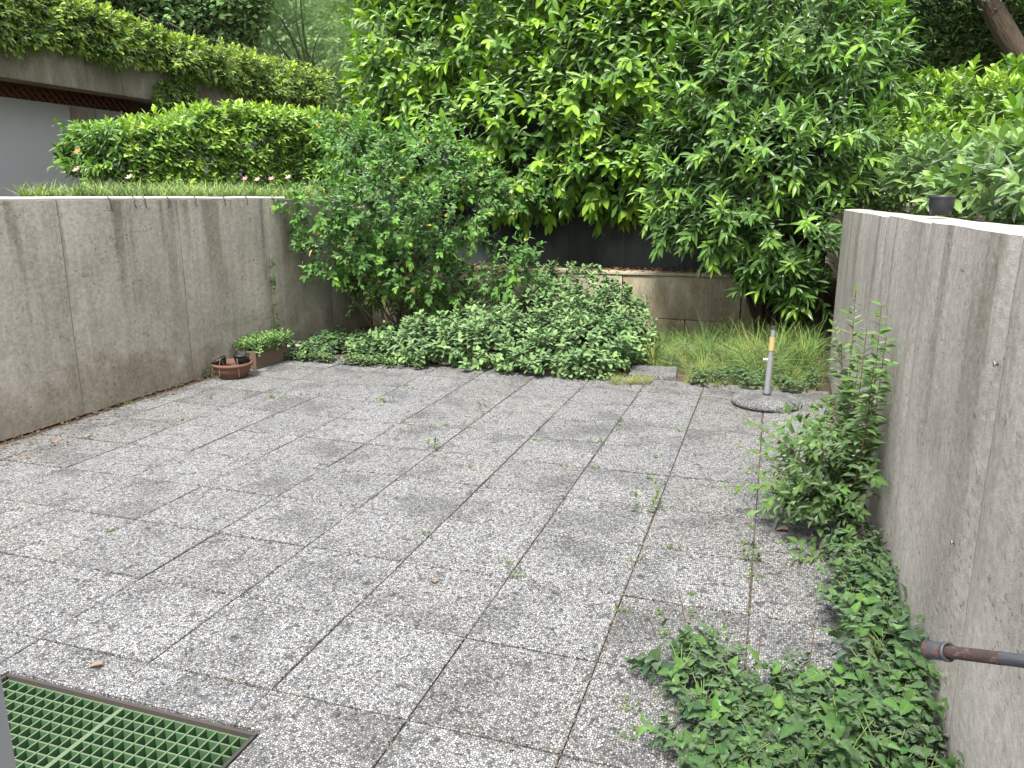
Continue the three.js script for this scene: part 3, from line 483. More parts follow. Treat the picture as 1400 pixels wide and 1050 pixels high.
// ---------------------------------------------------------------- rose-like shrub at the long wall
{
  const base = onY(555, 436); base.y = 0; base.z = -8.2; base.x = -4.0;
  const t = thing('rose_shrub', 'loose many stemmed shrub with yellowing leaves spilling over the wall', 'shrub', base);
  const B = (px, py, rx, ry, rd, z) => blobPx(px, py, z, rx, ry, rd);
  const bl = [B(500, 215, 55, 42, 0.45, -7.9), B(580, 225, 70, 50, 0.5, -7.9), B(450, 285, 62, 30, 0.4, -7.4), B(530, 290, 75, 55, 0.5, -7.6), B(610, 290, 60, 50, 0.45, -7.8), B(460, 340, 50, 25, 0.3, -7.3), B(560, 355, 70, 45, 0.4, -7.8), B(645, 250, 45, 25, 0.3, -8.0), B(470, 180, 40, 25, 0.35, -8.2), B(690, 268, 55, 16, 0.25, -8.2), B(600, 385, 45, 25, 0.3, -8.0), B(690, 372, 40, 22, 0.25, -7.9), B(715, 342, 28, 9, 0.15, -7.8), B(440, 370, 22, 7, 0.15, -7.2), B(520, 385, 50, 34, 0.3, -8.5), B(600, 425, 50, 20, 0.25, -8.5), B(560, 320, 70, 50, 0.35, -8.5), B(490, 330, 45, 45, 0.35, -8.3)];
  const lv = new Leaves(L.small, LM.soft); crown(lv, bl, 62, { n: 10, len: 0.24, leaf: 0.076, old: C.roseOld, young: C.roseYoung, freshShare: 0.5, droop: 0.2, rise: 0.35, mess: 0.7, lump: 0.3, oddShare: 0.012, odd: C.yellow, where: q => q.x > LX + 0.03 || q.y > 1.62 });
  lv.build(t, 300); branches(t, base, bl, 0.012, M.twig, 'stem', 2, 0.25);
}
// ---------------------------------------------------------------- grey green sage-like bushes in the bed
{
  const mk = (label, base, bl, dens, singles) => { const t = thing('sage_bush', label, 'bush', base); const lv = new Leaves(L.sage, LM.sage); crown(lv, bl, dens * 1.25, { n: 10, len: 0.14, leaf: 0.074, wid: 1.2, face: 1.3, old: C.sageOld, young: C.sageYoung, freshShare: 0.55, opposite: true, open0: 1.4, open1: 0.6, rise: 0.9, droop: 0.08, mess: 0.5, lump: 0.3, floor: 0.01 }); lv.build(t, singles); branches(t, base, bl, 0.008, M.greenStem, 'stem', 3, 0.15); };
  const E = (x, y, z, a, b, c) => ({ p: V(x, y, z), r: V(a, b, c) });
  mk('tallest grey green bush leaning against the rear wall', V(-2.5, -0.01, -8.3), [E(-2.55, 0.42, -8.45, 0.55, 0.42, 0.4), E(-2.05, 0.5, -8.5, 0.45, 0.36, 0.35), E(-2.95, 0.3, -8.2, 0.5, 0.32, 0.45), E(-2.25, 0.3, -7.95, 0.5, 0.36, 0.45), E(-1.72, 0.38, -8.3, 0.42, 0.36, 0.4)], 85, 260);
  mk('wide grey green bush spreading onto the slabs beside the pale stem', V(-2.9, -0.01, -7.3), [E(-3.2, 0.14, -7.25, 0.6, 0.26, 0.5), E(-2.6, 0.2, -7.3, 0.55, 0.3, 0.55), E(-3.7, 0.08, -7.2, 0.4, 0.16, 0.35)], 80, 220);
  mk('dense grey green bush at the slab edge near the loose slab', V(-1.6, -0.01, -7.3), [E(-1.7, 0.2, -7.25, 0.5, 0.28, 0.5), E(-1.5, 0.16, -7.65, 0.38, 0.26, 0.42), E(-2.0, 0.14, -6.95, 0.35, 0.2, 0.3), E(-1.52, 0.1, -6.98, 0.26, 0.19, 0.26), E(-1.6, 0.24, -7.75, 0.5, 0.32, 0.4)], 90, 280);
}
// ---------------------------------------------------------------- ground cover, grass of the bed
{
  const lv = new Leaves(L.weed, LM.weed);
  const put = (n, x0, x1, z0, z1, h, leaf, o) => { for (let i = 0; i < n; i++) { const x = rr(x0, x1), z = rr(z0, z1), k = fbm(x / 20 + 1, z / 20 + 2, 40, 40, 5, 3); if (k < 0.36) continue; sprig(lv, V(x, rr(-0.01, h * k), z), V(rr(-0.4, 0.4), 1, rr(-0.4, 0.4)), { n: 5, len: 0.07, leaf, old: o[0], young: o[1], freshShare: 0.5, droop: -0.05, open0: 1.4, open1: 0.9 }); } };
  put(1500, -4.8, -3.4, -8.2, -6.75, 0.16, 0.06, [C.weedOld, C.weedYoung]); put(1300, -4.6, -3.1, -7.2, -6.62, 0.05, 0.04, [[0.07, 0.16, 0.03], [0.22, 0.36, 0.06]]); put(260, -3.5, -1.0, -8.9, -7.6, 0.15, 0.06, [C.weedOld, C.weedYoung]); put(420, -0.62, 0.45, -8.6, -6.75, 0.12, 0.05, [C.weedOld, C.weedYoung]);
  const im = lv.build(null, 0, 'ground_cover'); im.name = 'ground_cover'; im.userData = { label: 'low green ground cover between wall foot and bushes', category: 'ground cover', kind: 'stuff' };
  const pl = []; for (let i = 0; i < 900; i++) { const x = rr(-1.15, 0.47), z = rr(-8.85, -6.8), front = sstep(-6.8, -7.5, z), yel = sstep(-0.35, -1.0, x) * sstep(-7.7, -6.9, z); if (z > -7.0 && x > -0.35 && rnd() < 0.6 || x < -0.68 && z > -7.45) continue; pl.push({ p: V(x, -0.015, z), s: mix(0.35, 1.0, front) * rr(0.4, 1.08) * (x < -0.6 ? 0.65 : 1) * (0.6 + 0.8 * fbm(x / 10 + 1, z / 10 + 2, 30, 30, 44, 2)), tx: rr(-0.55, 0.55), tz: rr(-0.55, 0.55), c: mixC(mixC([0.045, 0.125, 0.02], [0.17, 0.29, 0.05], Math.pow(rnd(), 1.4)), [0.42, 0.38, 0.10], rnd() < 0.12 ? 0.8 : Math.max(yel, 0.12) * rr(0.3, 1)) }); }
  scatter('bed_grass', 'tall green grass yellowing at one side in the rear bed', 'grass', bladeTuft(13, 0.5, 1.0, 0.0028), grassMat, pl);
  const p2 = []; for (let i = 0; i < 120; i++) { const c = rnd() < 0.55 ? onY(rr(835, 890), rr(519, 527)) : onY(rr(935, 1000), rr(505, 532)); p2.push({ p: V(c.x, -0.01, c.z), s: rr(0.12, 0.3), c: mixC([0.14, 0.22, 0.04], [0.34, 0.32, 0.1], rnd()) }); }
  scatter('edge_grass', 'short yellowish grass around the loose slab', 'grass', bladeTuft(14, 0.42, 1.0, 0.004), grassMat, p2);
  // litter
  const lit = []; for (let i = 0; i < 1100; i++) { const z = rr(-8.2, -2.2); lit.push({ p: V(LX + 0.02 + Math.pow(rnd(), 2.2) * (z > -4.6 ? 0.5 : 0.2), rr(0.002, 0.008), z), s: rr(0.012, 0.035), tx: rr(-0.5, 0.5), tz: rr(-0.4, 0.4), c: mixC([0.06, 0.036, 0.02], [0.17, 0.10, 0.055], rnd()) }); }
  for (let i = 0; i < 420; i++) lit.push({ p: V(rr(-4.7, 0.45), rr(0.0, 0.01), rr(-7.3, -6.55)), s: rr(0.012, 0.04), tx: rr(-0.5, 0.5), tz: rr(-0.4, 0.4), c: mixC([0.06, 0.036, 0.02], [0.17, 0.10, 0.055], rnd()) });
  scatter('leaf_litter', 'brown leaf litter and crumbs along the wall foot and slab edge', 'litter', leafGeo(ovate(0.6), 3, 0.3, 0.3), M.litter, lit);
  const l2 = []; for (let i = 0; i < 520; i++) l2.push({ p: V(rr(-4.4, 0.2), 0.768 + rr(0.004, 0.02), BZ - 0.1 + rr(-0.3, 0.10)), s: rr(0.03, 0.07), tx: rr(-0.5, 0.5), tz: rr(-0.4, 0.4), c: mixC([0.12, 0.05, 0.028], [0.24, 0.12, 0.06], rnd()) });
  scatter('fallen_leaves', 'reddish brown fallen leaves on top of the low rear wall', 'leaves', leafGeo(ovate(0.6), 3, 0.3, 0.3), M.litter, l2);
}
// ---------------------------------------------------------------- umbrella base
{
  const c = V(0.03, 0, -6.33), u = thing('umbrella_base', 'round concrete parasol base with a leaning grey pole', 'umbrella base', c);
  const prof = [[0, 0], [0.235, 0], [0.262, 0.012], [0.268, 0.034], [0.255, 0.056], [0.20, 0.074], [0.10, 0.082], [0.0, 0.083]].map(([x, y]) => new THREE.Vector2(x, y));
  const disc = new THREE.LatheGeometry(prof, 48); const uvd = disc.attributes.uv, pp = disc.attributes.position; { let arc = 0; const arcs = prof.map((q, k) => arc += k ? q.distanceTo(prof[k - 1]) : 0); for (let i = 0; i < uvd.count; i++) uvd.setXY(i, uvd.getX(i) * 0.8, arcs[i % prof.length] / 2); } part('disc', disc, M.slab[4], u);
  const tilt = new THREE.Group(); const top = onZ(1058, 446, -6.33).sub(c), foot = V(0, 0.07, 0), ax = top.clone().sub(foot), H = ax.length(); ax.normalize(); const q = new THREE.Quaternion().setFromUnitVectors(UPV, ax);
  const seg = (name, r, a, b, mat) => { const m = part(name, new THREE.CylinderGeometry(r, r, (b - a) * H, 20), mat, u); m.quaternion.copy(q); m.position.copy(foot).addScaledVector(ax, (a + b) / 2 * H); return m; };
  seg('collar', 0.032, 0, 0.05, M.pipeGrey); seg('outer_pole', 0.024, 0, 0.56, M.steel); seg('inner_pole', 0.017, 0.56, 0.975, M.steel); seg('yellow_tape', 0.0215, 0.66, 0.845, M.tape); seg('cap', 0.0195, 0.955, 1.0, M.pipeGrey);
  const kn = part('clamp_knob', new THREE.CylinderGeometry(0.009, 0.009, 0.034, 10).rotateZ(Math.PI / 2), M.white, u); kn.position.copy(foot).addScaledVector(ax, 0.53 * H).add(V(-0.035, 0, 0.005));
}
// ---------------------------------------------------------------- pots, planter, tiles
function pot(r0, r1, h, lip) { return new THREE.LatheGeometry([[0, 0], [r0, 0], [mix(r0, r1, 0.5) + 0.006, h * 0.5], [r1, h * 0.82], [r1 + lip, h * 0.84], [r1 + lip, h], [r1 - 0.008, h], [r1 - 0.012, h * 0.8], [0, h * 0.72]].map(([x, y]) => new THREE.Vector2(x, y)), 36); }
{
  const c = onY(308, 515); c.x = -4.60; c.z = -5.85; c.y = 0.004;
  const b = thing('bowl_pot', 'wide brown terracotta bowl by the wall holding small black pots', 'pot', c); part('bowl', pot(0.125, 0.17, 0.135, 0.010), M.terracotta, b);
  for (let i = 0; i < 9; i++) { const a = rnd() * 6.283, s = V(Math.cos(a) * 0.1, 0.108, Math.sin(a) * 0.1); part('dry_stem', taperTube([s, s.clone().multiplyScalar(1.5).add(V(0, 0.03, 0)), V(Math.cos(a) * 0.185, rr(0.02, 0.1), Math.sin(a) * 0.185)], 0.003, 0.002), M.dryLeaf, b); }
  const soil = part('soil', new THREE.CylinderGeometry(0.143, 0.14, 0.012, 24), M.soil, b, 0, 0.10, 0);
  const k1 = thing('black_pot', 'small empty black plastic pot tipped over in the brown bowl', 'pot', c.clone().add(V(-0.05, 0.115, 0.08))); const q1 = part('shell', pot(0.045, 0.065, 0.07, 0.005), M.blackPlastic, k1); q1.rotation.set(0.25, 0, 0.35);
  const k2 = thing('black_pot', 'upright black plastic pot standing in the brown bowl', 'pot', c.clone().add(V(0.04, 0.105, -0.085))); part('shell', pot(0.05, 0.068, 0.09, 0.006), M.blackPlastic, k2);
  // planter box
  const P = V(-4.68, 0.004, -6.43), t = thing('planter_box', 'rectangular brown planter full of bright green leaves by the wall', 'planter', P);
  const W = 0.2, D = 0.52, H = 0.17; for (const s of [-1, 1]) { part('side', boxGeo(0.02, H, D, 0.004), M.planter, t, s * (W / 2 - 0.01), 0, 0); part('side', boxGeo(W - 0.042, H, 0.02, 0.004), M.planter, t, 0, 0, s * (D / 2 - 0.01)); }
  part('soil', boxGeo(W - 0.044, H - 0.03, D - 0.044), M.soil, t); part('rim', boxGeo(0.012, 0.02, D + 0.01, 0.003), M.planter, t, W / 2 + 0.004, H - 0.02, 0);
  const lv = new Leaves(L.small, LM.soft); for (let i = 0; i < 190; i++) { const p = P.clone().add(V(rr(-0.11, 0.15), rr(0.14, 0.24), rr(-0.3, 0.28))); sprig(lv, p, V(rr(-0.4, 0.6), 1, rr(-0.5, 0.5)), { n: 7, len: 0.06, leaf: 0.045, old: [0.16, 0.32, 0.06], young: [0.30, 0.52, 0.12], freshShare: 0.6, droop: 0.05 }); } lv.build(t, 120);
  const S = V(-4.66, 0.002, -6.86), st = ['lowest', 'second', 'third', 'top']; for (let i = 0; i < 4; i++) { const o = solo('stone_tile', boxUV(boxGeo(0.17, 0.026, 0.2, 0.003), 0.5), M.tileEdge, `small pale stone tile, ${st[i]} of the stack beside the planter`, 'tile', S.clone().add(V(rr(-0.012, 0.012), i * 0.0265, rr(-0.012, 0.012))), 'stacked stone tiles'); o.rotation.y = rr(-0.15, 0.15); }
  // black pot on the pinkish wall
  const w = onX(1278, 296, RX + 0.1); const bp = thing('black_pot', 'black plastic plant pot standing on the pinkish wall top', 'pot', V(RX + 0.12, 1.522, w.z)); part('shell', pot(0.040, 0.048, 0.085, 0.003), M.blackPlastic, bp);
}
// ---------------------------------------------------------------- rusty pipe at the pinkish wall
{
  const d0 = pixelRay(1268, 888).normalize(), a = CAM.clone().addScaledVector(d0, 1.42), d1 = pixelRay(1402, 904).normalize(), b0 = CAM.clone().addScaledVector(d1, 1.32), dir = b0.clone().sub(a).normalize(), lenTo = (RX - a.x) / dir.x, b = a.clone().addScaledVector(dir, lenTo);
  const p = thing('drain_pipe', 'rusty grey pipe stub with a collar sticking out of the pinkish wall', 'pipe', b); const q = new THREE.Quaternion().setFromUnitVectors(UPV, dir);
  const seg = (name, r, s, e, mat, hollow) => { const g = hollow ? new THREE.LatheGeometry([[r * 0.72, s], [r, s], [r, e], [r * 0.72, e], [r * 0.72, s]].map(([x, y]) => new THREE.Vector2(x, y)), 24) : new THREE.CylinderGeometry(r, r, e - s, 24).translate(0, (s + e) / 2, 0); const m = part(name, g, mat, p); m.quaternion.copy(q); m.position.copy(a).sub(b); return m; };
  seg('collar', 0.0135, 0.0, 0.036, M.pipeGrey, true); seg('collar_lip', 0.0146, 0.0, 0.005, M.rust, true); seg('collar_lip', 0.0145, 0.032, 0.038, M.pipeGrey, true); seg('rusty_tube', 0.0094, 0.037, 0.125, M.rust); seg('tube', 0.0092, 0.125, lenTo + 0.01, M.pipeGrey); seg('inside', 0.0092, 0.012, 0.037, M.rust);
}
// ---------------------------------------------------------------- grey post beside the camera
{
  const e = V(-1.96, 0, -1.41).multiplyScalar(0.69), d = thing('metal_post', 'smooth grey square metal post standing beside the green grating', 'post', e.add(V(-0.078, 0.002, 0.037)));
  part('shaft', boxGeo(0.10, 0.95, 0.10, 0.006), M.doorGrey, d, 0, 0.012, 0).rotation.y = 0.3; part('foot_plate', boxGeo(0.16, 0.012, 0.16, 0.003), M.doorGrey, d).rotation.y = 0.3;
}
// ---------------------------------------------------------------- weeds along the pinkish wall
seed = 777;
{
  const base = V(0.47, -0.01, -3.95), t = thing('wall_shrub', 'arching leafy sapling growing at the foot of the pinkish wall', 'shrub', base), lv = new Leaves(L.slim, LM.soft);
  const o = { old: [0.07, 0.15, 0.03], young: [0.15, 0.30, 0.05], freshShare: 0.5, leaf: 0.062, droop: 0.18 };
  const stem = (pts, r, n, leaf) => {
    const c = new THREE.CatmullRomCurve3(pts), tan = V(0, 0, 0); part('stem', taperTube(pts.map(p => p.clone().sub(base)), r, 0.0015, 5, 10), M.redStem, t);
    for (let i = 0; i < n; i++) { const s = 0.18 + 0.82 * (i + 0.5) / n, p = c.getPointAt(s), d = c.getTangentAt(s), side = d.clone().cross(UPV).normalize().multiplyScalar(i & 1 ? 1 : -1).addScaledVector(rv(1), 0.45); const ld = d.clone().multiplyScalar(rr(0.4, 1.2)).add(side).add(rv(0.35)); ld.y -= 0.2; lv.add(p, ld, UPV.clone().add(V(-0.2, 0, 0.35)).add(rv(0.5)), leaf * rr(0.7, 1.2) * (s > 0.9 ? 0.7 : 1), 0.85, mixC(o.old, o.young, clamp(s * 0.6 + rr(-0.2, 0.4)), rr(0.85, 1.15))); }
  };
  const at = (px, py, z) => onZ(px, py, z);
  // upright shoots close to the wall
  for (const [px, py, z] of [[1170, 395, -3.95], [1205, 415, -3.8], [1150, 470, -4.1], [1185, 450, -3.7], [1212, 460, -3.6], [1130, 540, -4.1], [1195, 500, -3.5], [1160, 520, -3.9], [1140, 440, -4.1], [1200, 470, -3.7], [1175, 480, -3.9], [1185, 550, -3.7], [1150, 580, -3.9]]) { const e = at(px, py, z); e.x = Math.min(e.x, RX - 0.04); stem([base.clone().add(V(rr(-0.08, 0.03), 0, rr(-0.1, 0.2))), base.clone().lerp(e, 0.5).add(V(rr(-0.04, 0.02), 0.04, 0)), e], 0.005, 60, 0.066); }
  // arching side shoots over the slabs
  for (const [px, py, z] of [[1000, 560, -4.2], [1035, 600, -4.1], [990, 665, -3.9], [1040, 690, -3.8], [1060, 640, -4.0], [1090, 590, -4.2], [1020, 640, -4.0], [1075, 715, -3.65], [1110, 560, -4.1], [1100, 690, -3.7], [1055, 575, -4.3], [1085, 655, -3.6], [1010, 610, -4.05], [1045, 655, -3.85], [1065, 610, -4.2], [1120, 620, -3.8], [1030, 665, -3.75], [1100, 640, -4.0], [1080, 680, -3.9], [1130, 690, -3.6]]) { const e = at(px, py, z); e.y = Math.max(e.y, 0.03); stem([base.clone().add(V(rr(-0.06, 0.02), 0, rr(-0.1, 0.15))), base.clone().lerp(e, 0.5).add(V(0, rr(0.05, 0.16), 0)), e], 0.004, 46, 0.058); }
  for (let i = 0; i < 150; i++) { const p = base.clone().add(V(rr(-0.32, 0.04), rr(0.05, 0.55), rr(-0.25, 0.4))); if (p.x > RX - 0.03) continue; sprig(lv, p, V(-0.5, 0.5, 0).add(rv(0.7)), { ...o, n: 7, len: 0.14 }); }
  lv.build(t, 300);
}
function rosette(t, lv, c, n, h, leaf, o, wall = true) { for (let i = 0; i < n; i++) { const a = rnd() * 6.283, r = h * rr(0.3, 0.9), e = c.clone().add(V(Math.cos(a) * r, h * rr(0.45, 1.05), Math.sin(a) * r)); if (wall && e.x > RX - 0.02) e.x = RX - 0.02 - rnd() * 0.05; part('stem', taperTube([c.clone().sub(t.position), c.clone().lerp(e, 0.5).add(V(0, 0.03, 0)).sub(t.position), e.clone().sub(t.position)], 0.003, 0.0015, 4, 5), M.greenStem, t); sprig(lv, e.clone().add(V(0, -0.03, 0)), e.clone().sub(c), { n: 5, len: 0.08, leaf: leaf * rr(0.5, 1.15), old: o[0], young: o[1], freshShare: 0.45, droop: rr(0, 0.35), open0: 1.35, open1: 0.6, face: rr(0.5, 1.4) }); } }
{
  const W = [C.weedOld, C.weedYoung];
  const mk = (name, label, px, py, spots, n, h, leaf, singles = 220, geo = L.weed) => { const base = onY(px, py); base.y = -0.01; const t = thing(name, label, 'weed', base), lv = new Leaves(geo, LM.weed); for (const [sx, sy] of spots) { const c = onY(sx, sy); c.y = 0; c.x = Math.min(c.x, RX - 0.04); rosette(t, lv, c, Math.round(n * rr(0.75, 1.2)), h * rr(0.7, 1.25), leaf * rr(0.8, 1.15), W); } lv.build(t, singles); };
  mk('weed_patch', 'broad patch of toothed green weeds covering the pebble slabs', 1000, 980, [[930, 935], [960, 985], [1000, 950], [1040, 990], [990, 1020], [1060, 1030], [1080, 960], [1020, 1060], [1100, 1010], [940, 1050], [1090, 1080], [960, 900], [1120, 960], [1060, 980], [1130, 1040], [1040, 1050], [980, 1060]], 24, 0.10, 0.044, 300);
  mk('weed_clump', 'dense leafy weeds crowding the foot of the pinkish wall under the pipe', 1200, 980, [[1210, 950], [1180, 960], [1220, 1000], [1190, 1040], [1240, 1060], [1160, 1000], [1230, 940], [1150, 1060], [1210, 1090], [1250, 1010], [1260, 1100]], 22, 0.18, 0.052, 300);
  mk('weed_clump', 'leafy weeds climbing the wall foot between the sapling and the big dock leaves', 1190, 840, [[1180, 800], [1175, 840], [1190, 870], [1200, 900], [1170, 760], [1185, 770], [1165, 850], [1190, 820], [1205, 880], [1175, 790], [1200, 850]], 18, 0.14, 0.052, 220);
  // dock with large crinkled leaves
  const base = onY(1185, 950); base.y = -0.01; const t = thing('dock_plant', 'dock with large crinkled leaves standing among the weeds by the wall', 'weed', base), lv = new Leaves(L.dock, leafMat(0.15, 0.3, 0.006));
  for (const [a, up, l] of [[-0.9, 0.7, 0.13], [0.3, 0.55, 0.13], [1.4, 0.5, 0.12], [2.3, 0.6, 0.12], [-0.2, 0.9, 0.13], [0.9, 0.8, 0.12]]) { const d = V(Math.sin(a) * 0.9, up, Math.cos(a)).add(rv(0.15)), s = base.clone().addScaledVector(d, 0.16); s.x = Math.min(s.x, RX - 0.05); lv.add(s, V(d.x, d.y * 0.25, d.z), V(-0.1, 1, 0.35).add(rv(0.3)), l, 1.15, mixC([0.045, 0.125, 0.018], [0.085, 0.20, 0.026], rnd())); part('stem', taperTube([V(0, 0, 0), s.clone().sub(base).multiplyScalar(0.5).add(V(0, 0.02, 0)), s.clone().sub(base)], 0.004, 0.003, 5, 5), M.greenStem, t); }
  lv.build(t, 40);
  for (const [px0, py0, px1, py1, h] of [[940, 890, 925, 800, 0.14], [1090, 960, 1115, 845, 0.3], [1020, 940, 1040, 870, 0.12]]) { const s = onY(px0, py0), e = onZ(px1, py1, s.z - 0.02); s.y = -0.01; const d = thing('dry_stalk', 'thin dry brown stalk rising from the weed patch', 'stalk', s, 'dry stalks'); part('stalk', taperTube([V(0, 0, 0), e.clone().sub(s).multiplyScalar(0.5).add(V(0.01, 0, 0)), e.clone().sub(s)], 0.0025, 0.0015, 5, 6), M.redStem, d); }
}
// ---------------------------------------------------------------- small weeds in the joints
seed = 808;
{
  const joint = (px, py, h, n, tall, label, group) => {
    const c = onY(px, py); c.y = -0.012; const t = thing('joint_weed', label ?? 'tiny green weed sprouting from a slab joint', 'weed', c, group ?? (label ? undefined : 'tiny weeds in the slab joints')), lv = new Leaves(L.small, LM.soft);
    for (let i = 0; i < n; i++) { const p = c.clone().add(V(rr(-1, 1) * h * 0.8, 0.01, rr(-1, 1) * h * 0.4)), d = V(rr(-1, 1), tall ? 2.2 : 0.7, rr(-1, 1)); sprig(lv, p, d, { n: tall ? 9 : 5, len: h * (tall ? 1 : 0.6), leaf: clamp(h * 0.3, 0.014, 0.032), old: [0.09, 0.18, 0.03], young: [0.26, 0.38, 0.07], freshShare: 0.6, droop: 0.02 }); part('stem', taperTube([p.clone().sub(c), p.clone().sub(c).addScaledVector(d, h * 0.2), p.clone().sub(c).addScaledVector(d.normalize(), h * 0.8)], 0.0016, 0.0008, 4, 4), M.greenStem, t); }
    lv.build(t, 24);
  };
  joint(378, 545, 0.09, 5, false, 'leafy weed in the slab joint out from the planter box'); joint(528, 550, 0.08, 6, false, 'flat yellowish weed mat on the slabs out from the ground cover'); joint(585, 614, 0.08, 4, true, 'upright dark green weed tuft alone in the middle slabs'); joint(893, 697, 0.13, 3, true, 'tallest pale green weed in a slab joint, with round leaves'); joint(660, 558, 0.08, 2, true, 'slender pale weed beside an orange stained slab'); joint(1024, 765, 0.07, 5, true, 'bushy weed in the joint nearest the wall sapling'); joint(1028, 790, 0.05, 5, false, 'low weed clump in the joint below the wall sapling');
  for (const [px, py] of [[557, 528], [440, 636], [583, 730], [765, 603], [770, 638], [852, 577], [885, 654], [820, 603], [868, 769], [708, 790], [155, 726], [920, 748], [845, 582], [930, 590], [815, 640], [552, 579], [610, 582], [415, 540], [850, 835], [905, 840], [948, 842], [945, 812], [915, 870], [880, 1000], [860, 970], [905, 1020], [590, 585], [960, 545], [735, 602], [845, 590], [900, 625], [870, 700], [1030, 720], [1028, 745], [1032, 700], [700, 770], [640, 640], [480, 560], [250, 575], [290, 545], [340, 535], [120, 600], [905, 955], [930, 980], [860, 1010]]) joint(px, py, rr(0.028, 0.05), 4, false);
  joint(152, 552, 0.09, 3, true, 'blue green seedling at the foot of the long stained wall'); joint(175, 552, 0.05, 6, false, 'low weed beside the seedling at the stained wall foot'); joint(60, 578, 0.04, 3, true, 'small yellow green weed at the stained wall foot'); joint(277, 518, 0.15, 4, true, 'dark leafy weed between the wall and the brown bowl');
  // moss in the joints
  const ms = []; for (let i = 0; i < 5000; i++) { const alongZ = rnd() < 0.6, k = Math.floor(rr(-9, 1)), x = alongZ ? 0.012 + 0.5 * k + rr(-0.007, 0.007) : rr(-4.7, 0.5), z = alongZ ? rr(-6.9, -1.8) : -0.45 - 0.5 * Math.floor(rr(3, 13)) + rr(-0.007, 0.007); if (fbm(x / 20 + 3, z / 20 + 3, 60, 60, 15, 2) < 0.52) continue; ms.push({ p: V(x, -0.010 + rr(-0.003, 0.003), z), s: rr(0.006, 0.015), c: rnd() < 0.25 ? mixC([0.08, 0.11, 0.03], [0.18, 0.21, 0.06], rnd()) : mixC([0.06, 0.045, 0.03], [0.15, 0.105, 0.065], rnd()) }); }
  scatter('joint_moss', 'dry moss and soil crumbs filling the slab joints', 'moss', bladeTuft(7, 0.8, 1.4, 0.14), std(0xffffff, 1, { side: THREE.DoubleSide }), ms);
  const gt = []; for (let i = 0; i < 9000; i++) { const alongZ = rnd() < 0.5, off = (rnd() + rnd() - 1) * rr(0.01, 0.035), k = Math.floor(rr(-9, 1.99)), x = alongZ ? 0.012 + 0.5 * k + off : rr(-4.75, 0.5), z = alongZ ? rr(-6.9, -1.8) : -0.45 - 0.5 * Math.floor(rr(3, 13.99)) + off; if (fbm(x / 20 + 3, z / 20 + 3, 70, 70, 25, 3) < 0.40) continue; gt.push({ p: V(x, 0.002, z), s: rr(0.0015, 0.0045), tx: rr(-1, 1), c: mixC([0.035, 0.03, 0.025], [0.12, 0.095, 0.07], rnd()) }); }
  scatter('joint_grit', 'dark soil grit spilled along the slab joints', 'grit', new THREE.IcosahedronGeometry(1, 0).scale(1.3, 0.6, 1), std(0xffffff, 1), gt);
  // climbing vine on the stained wall
  const v0 = onX(372, 478, LX); v0.y = 0; const t = thing('wall_vine', 'thin ivy climbing the joint of the long stained wall', 'vine', v0), lv = new Leaves(L.small, LM.soft); const pts = [[378, 470], [374, 430], [371, 400], [368, 370], [369, 350]].map(([a, b]) => onX(a, b, LX + 0.012)); part('stem', taperTube([V(0.02, 0, 0), ...pts.map(p => p.clone().sub(v0))], 0.005, 0.002, 5, 16), M.twig, t);
  const cv = new THREE.CatmullRomCurve3([v0, ...pts]); for (let i = 0; i < 110; i++) { const p = cv.getPointAt(Math.pow(rnd(), 1.3)); lv.add(p.add(V(0.015, rr(-0.02, 0.02), rr(-0.03, 0.03))), V(0.5, rr(-0.5, 0.6), rr(-1, 1)), V(1, 0.4, 0).add(rv(0.3)), rr(0.03, 0.05), 1, mixC([0.05, 0.11, 0.03], [0.14, 0.26, 0.05], rnd())); } lv.build(t, 110);
  // fallen leaves
  for (const [px, py, s, label] of [[140, 912, 0.05, 'curled tan leaf lying on the slab beside the grating'], [595, 800, 0.05, 'flat brown stained leaf lying on a middle slab'], [695, 1030, 0.02, 'pale round leaf scrap on the slab beside the weed patch'], [1078, 728, 0.07, 'curled brown leaf under the wall sapling']]) { const p = onY(px, py); const o = solo('fallen_leaf', leafGeo(ovate(0.6), 6, 0.5, 0.35).scale(s, s, s), M.dryLeaf, label, 'leaf', V(p.x, 0.012, p.z)); o.rotation.y = rnd() * 6; }
}
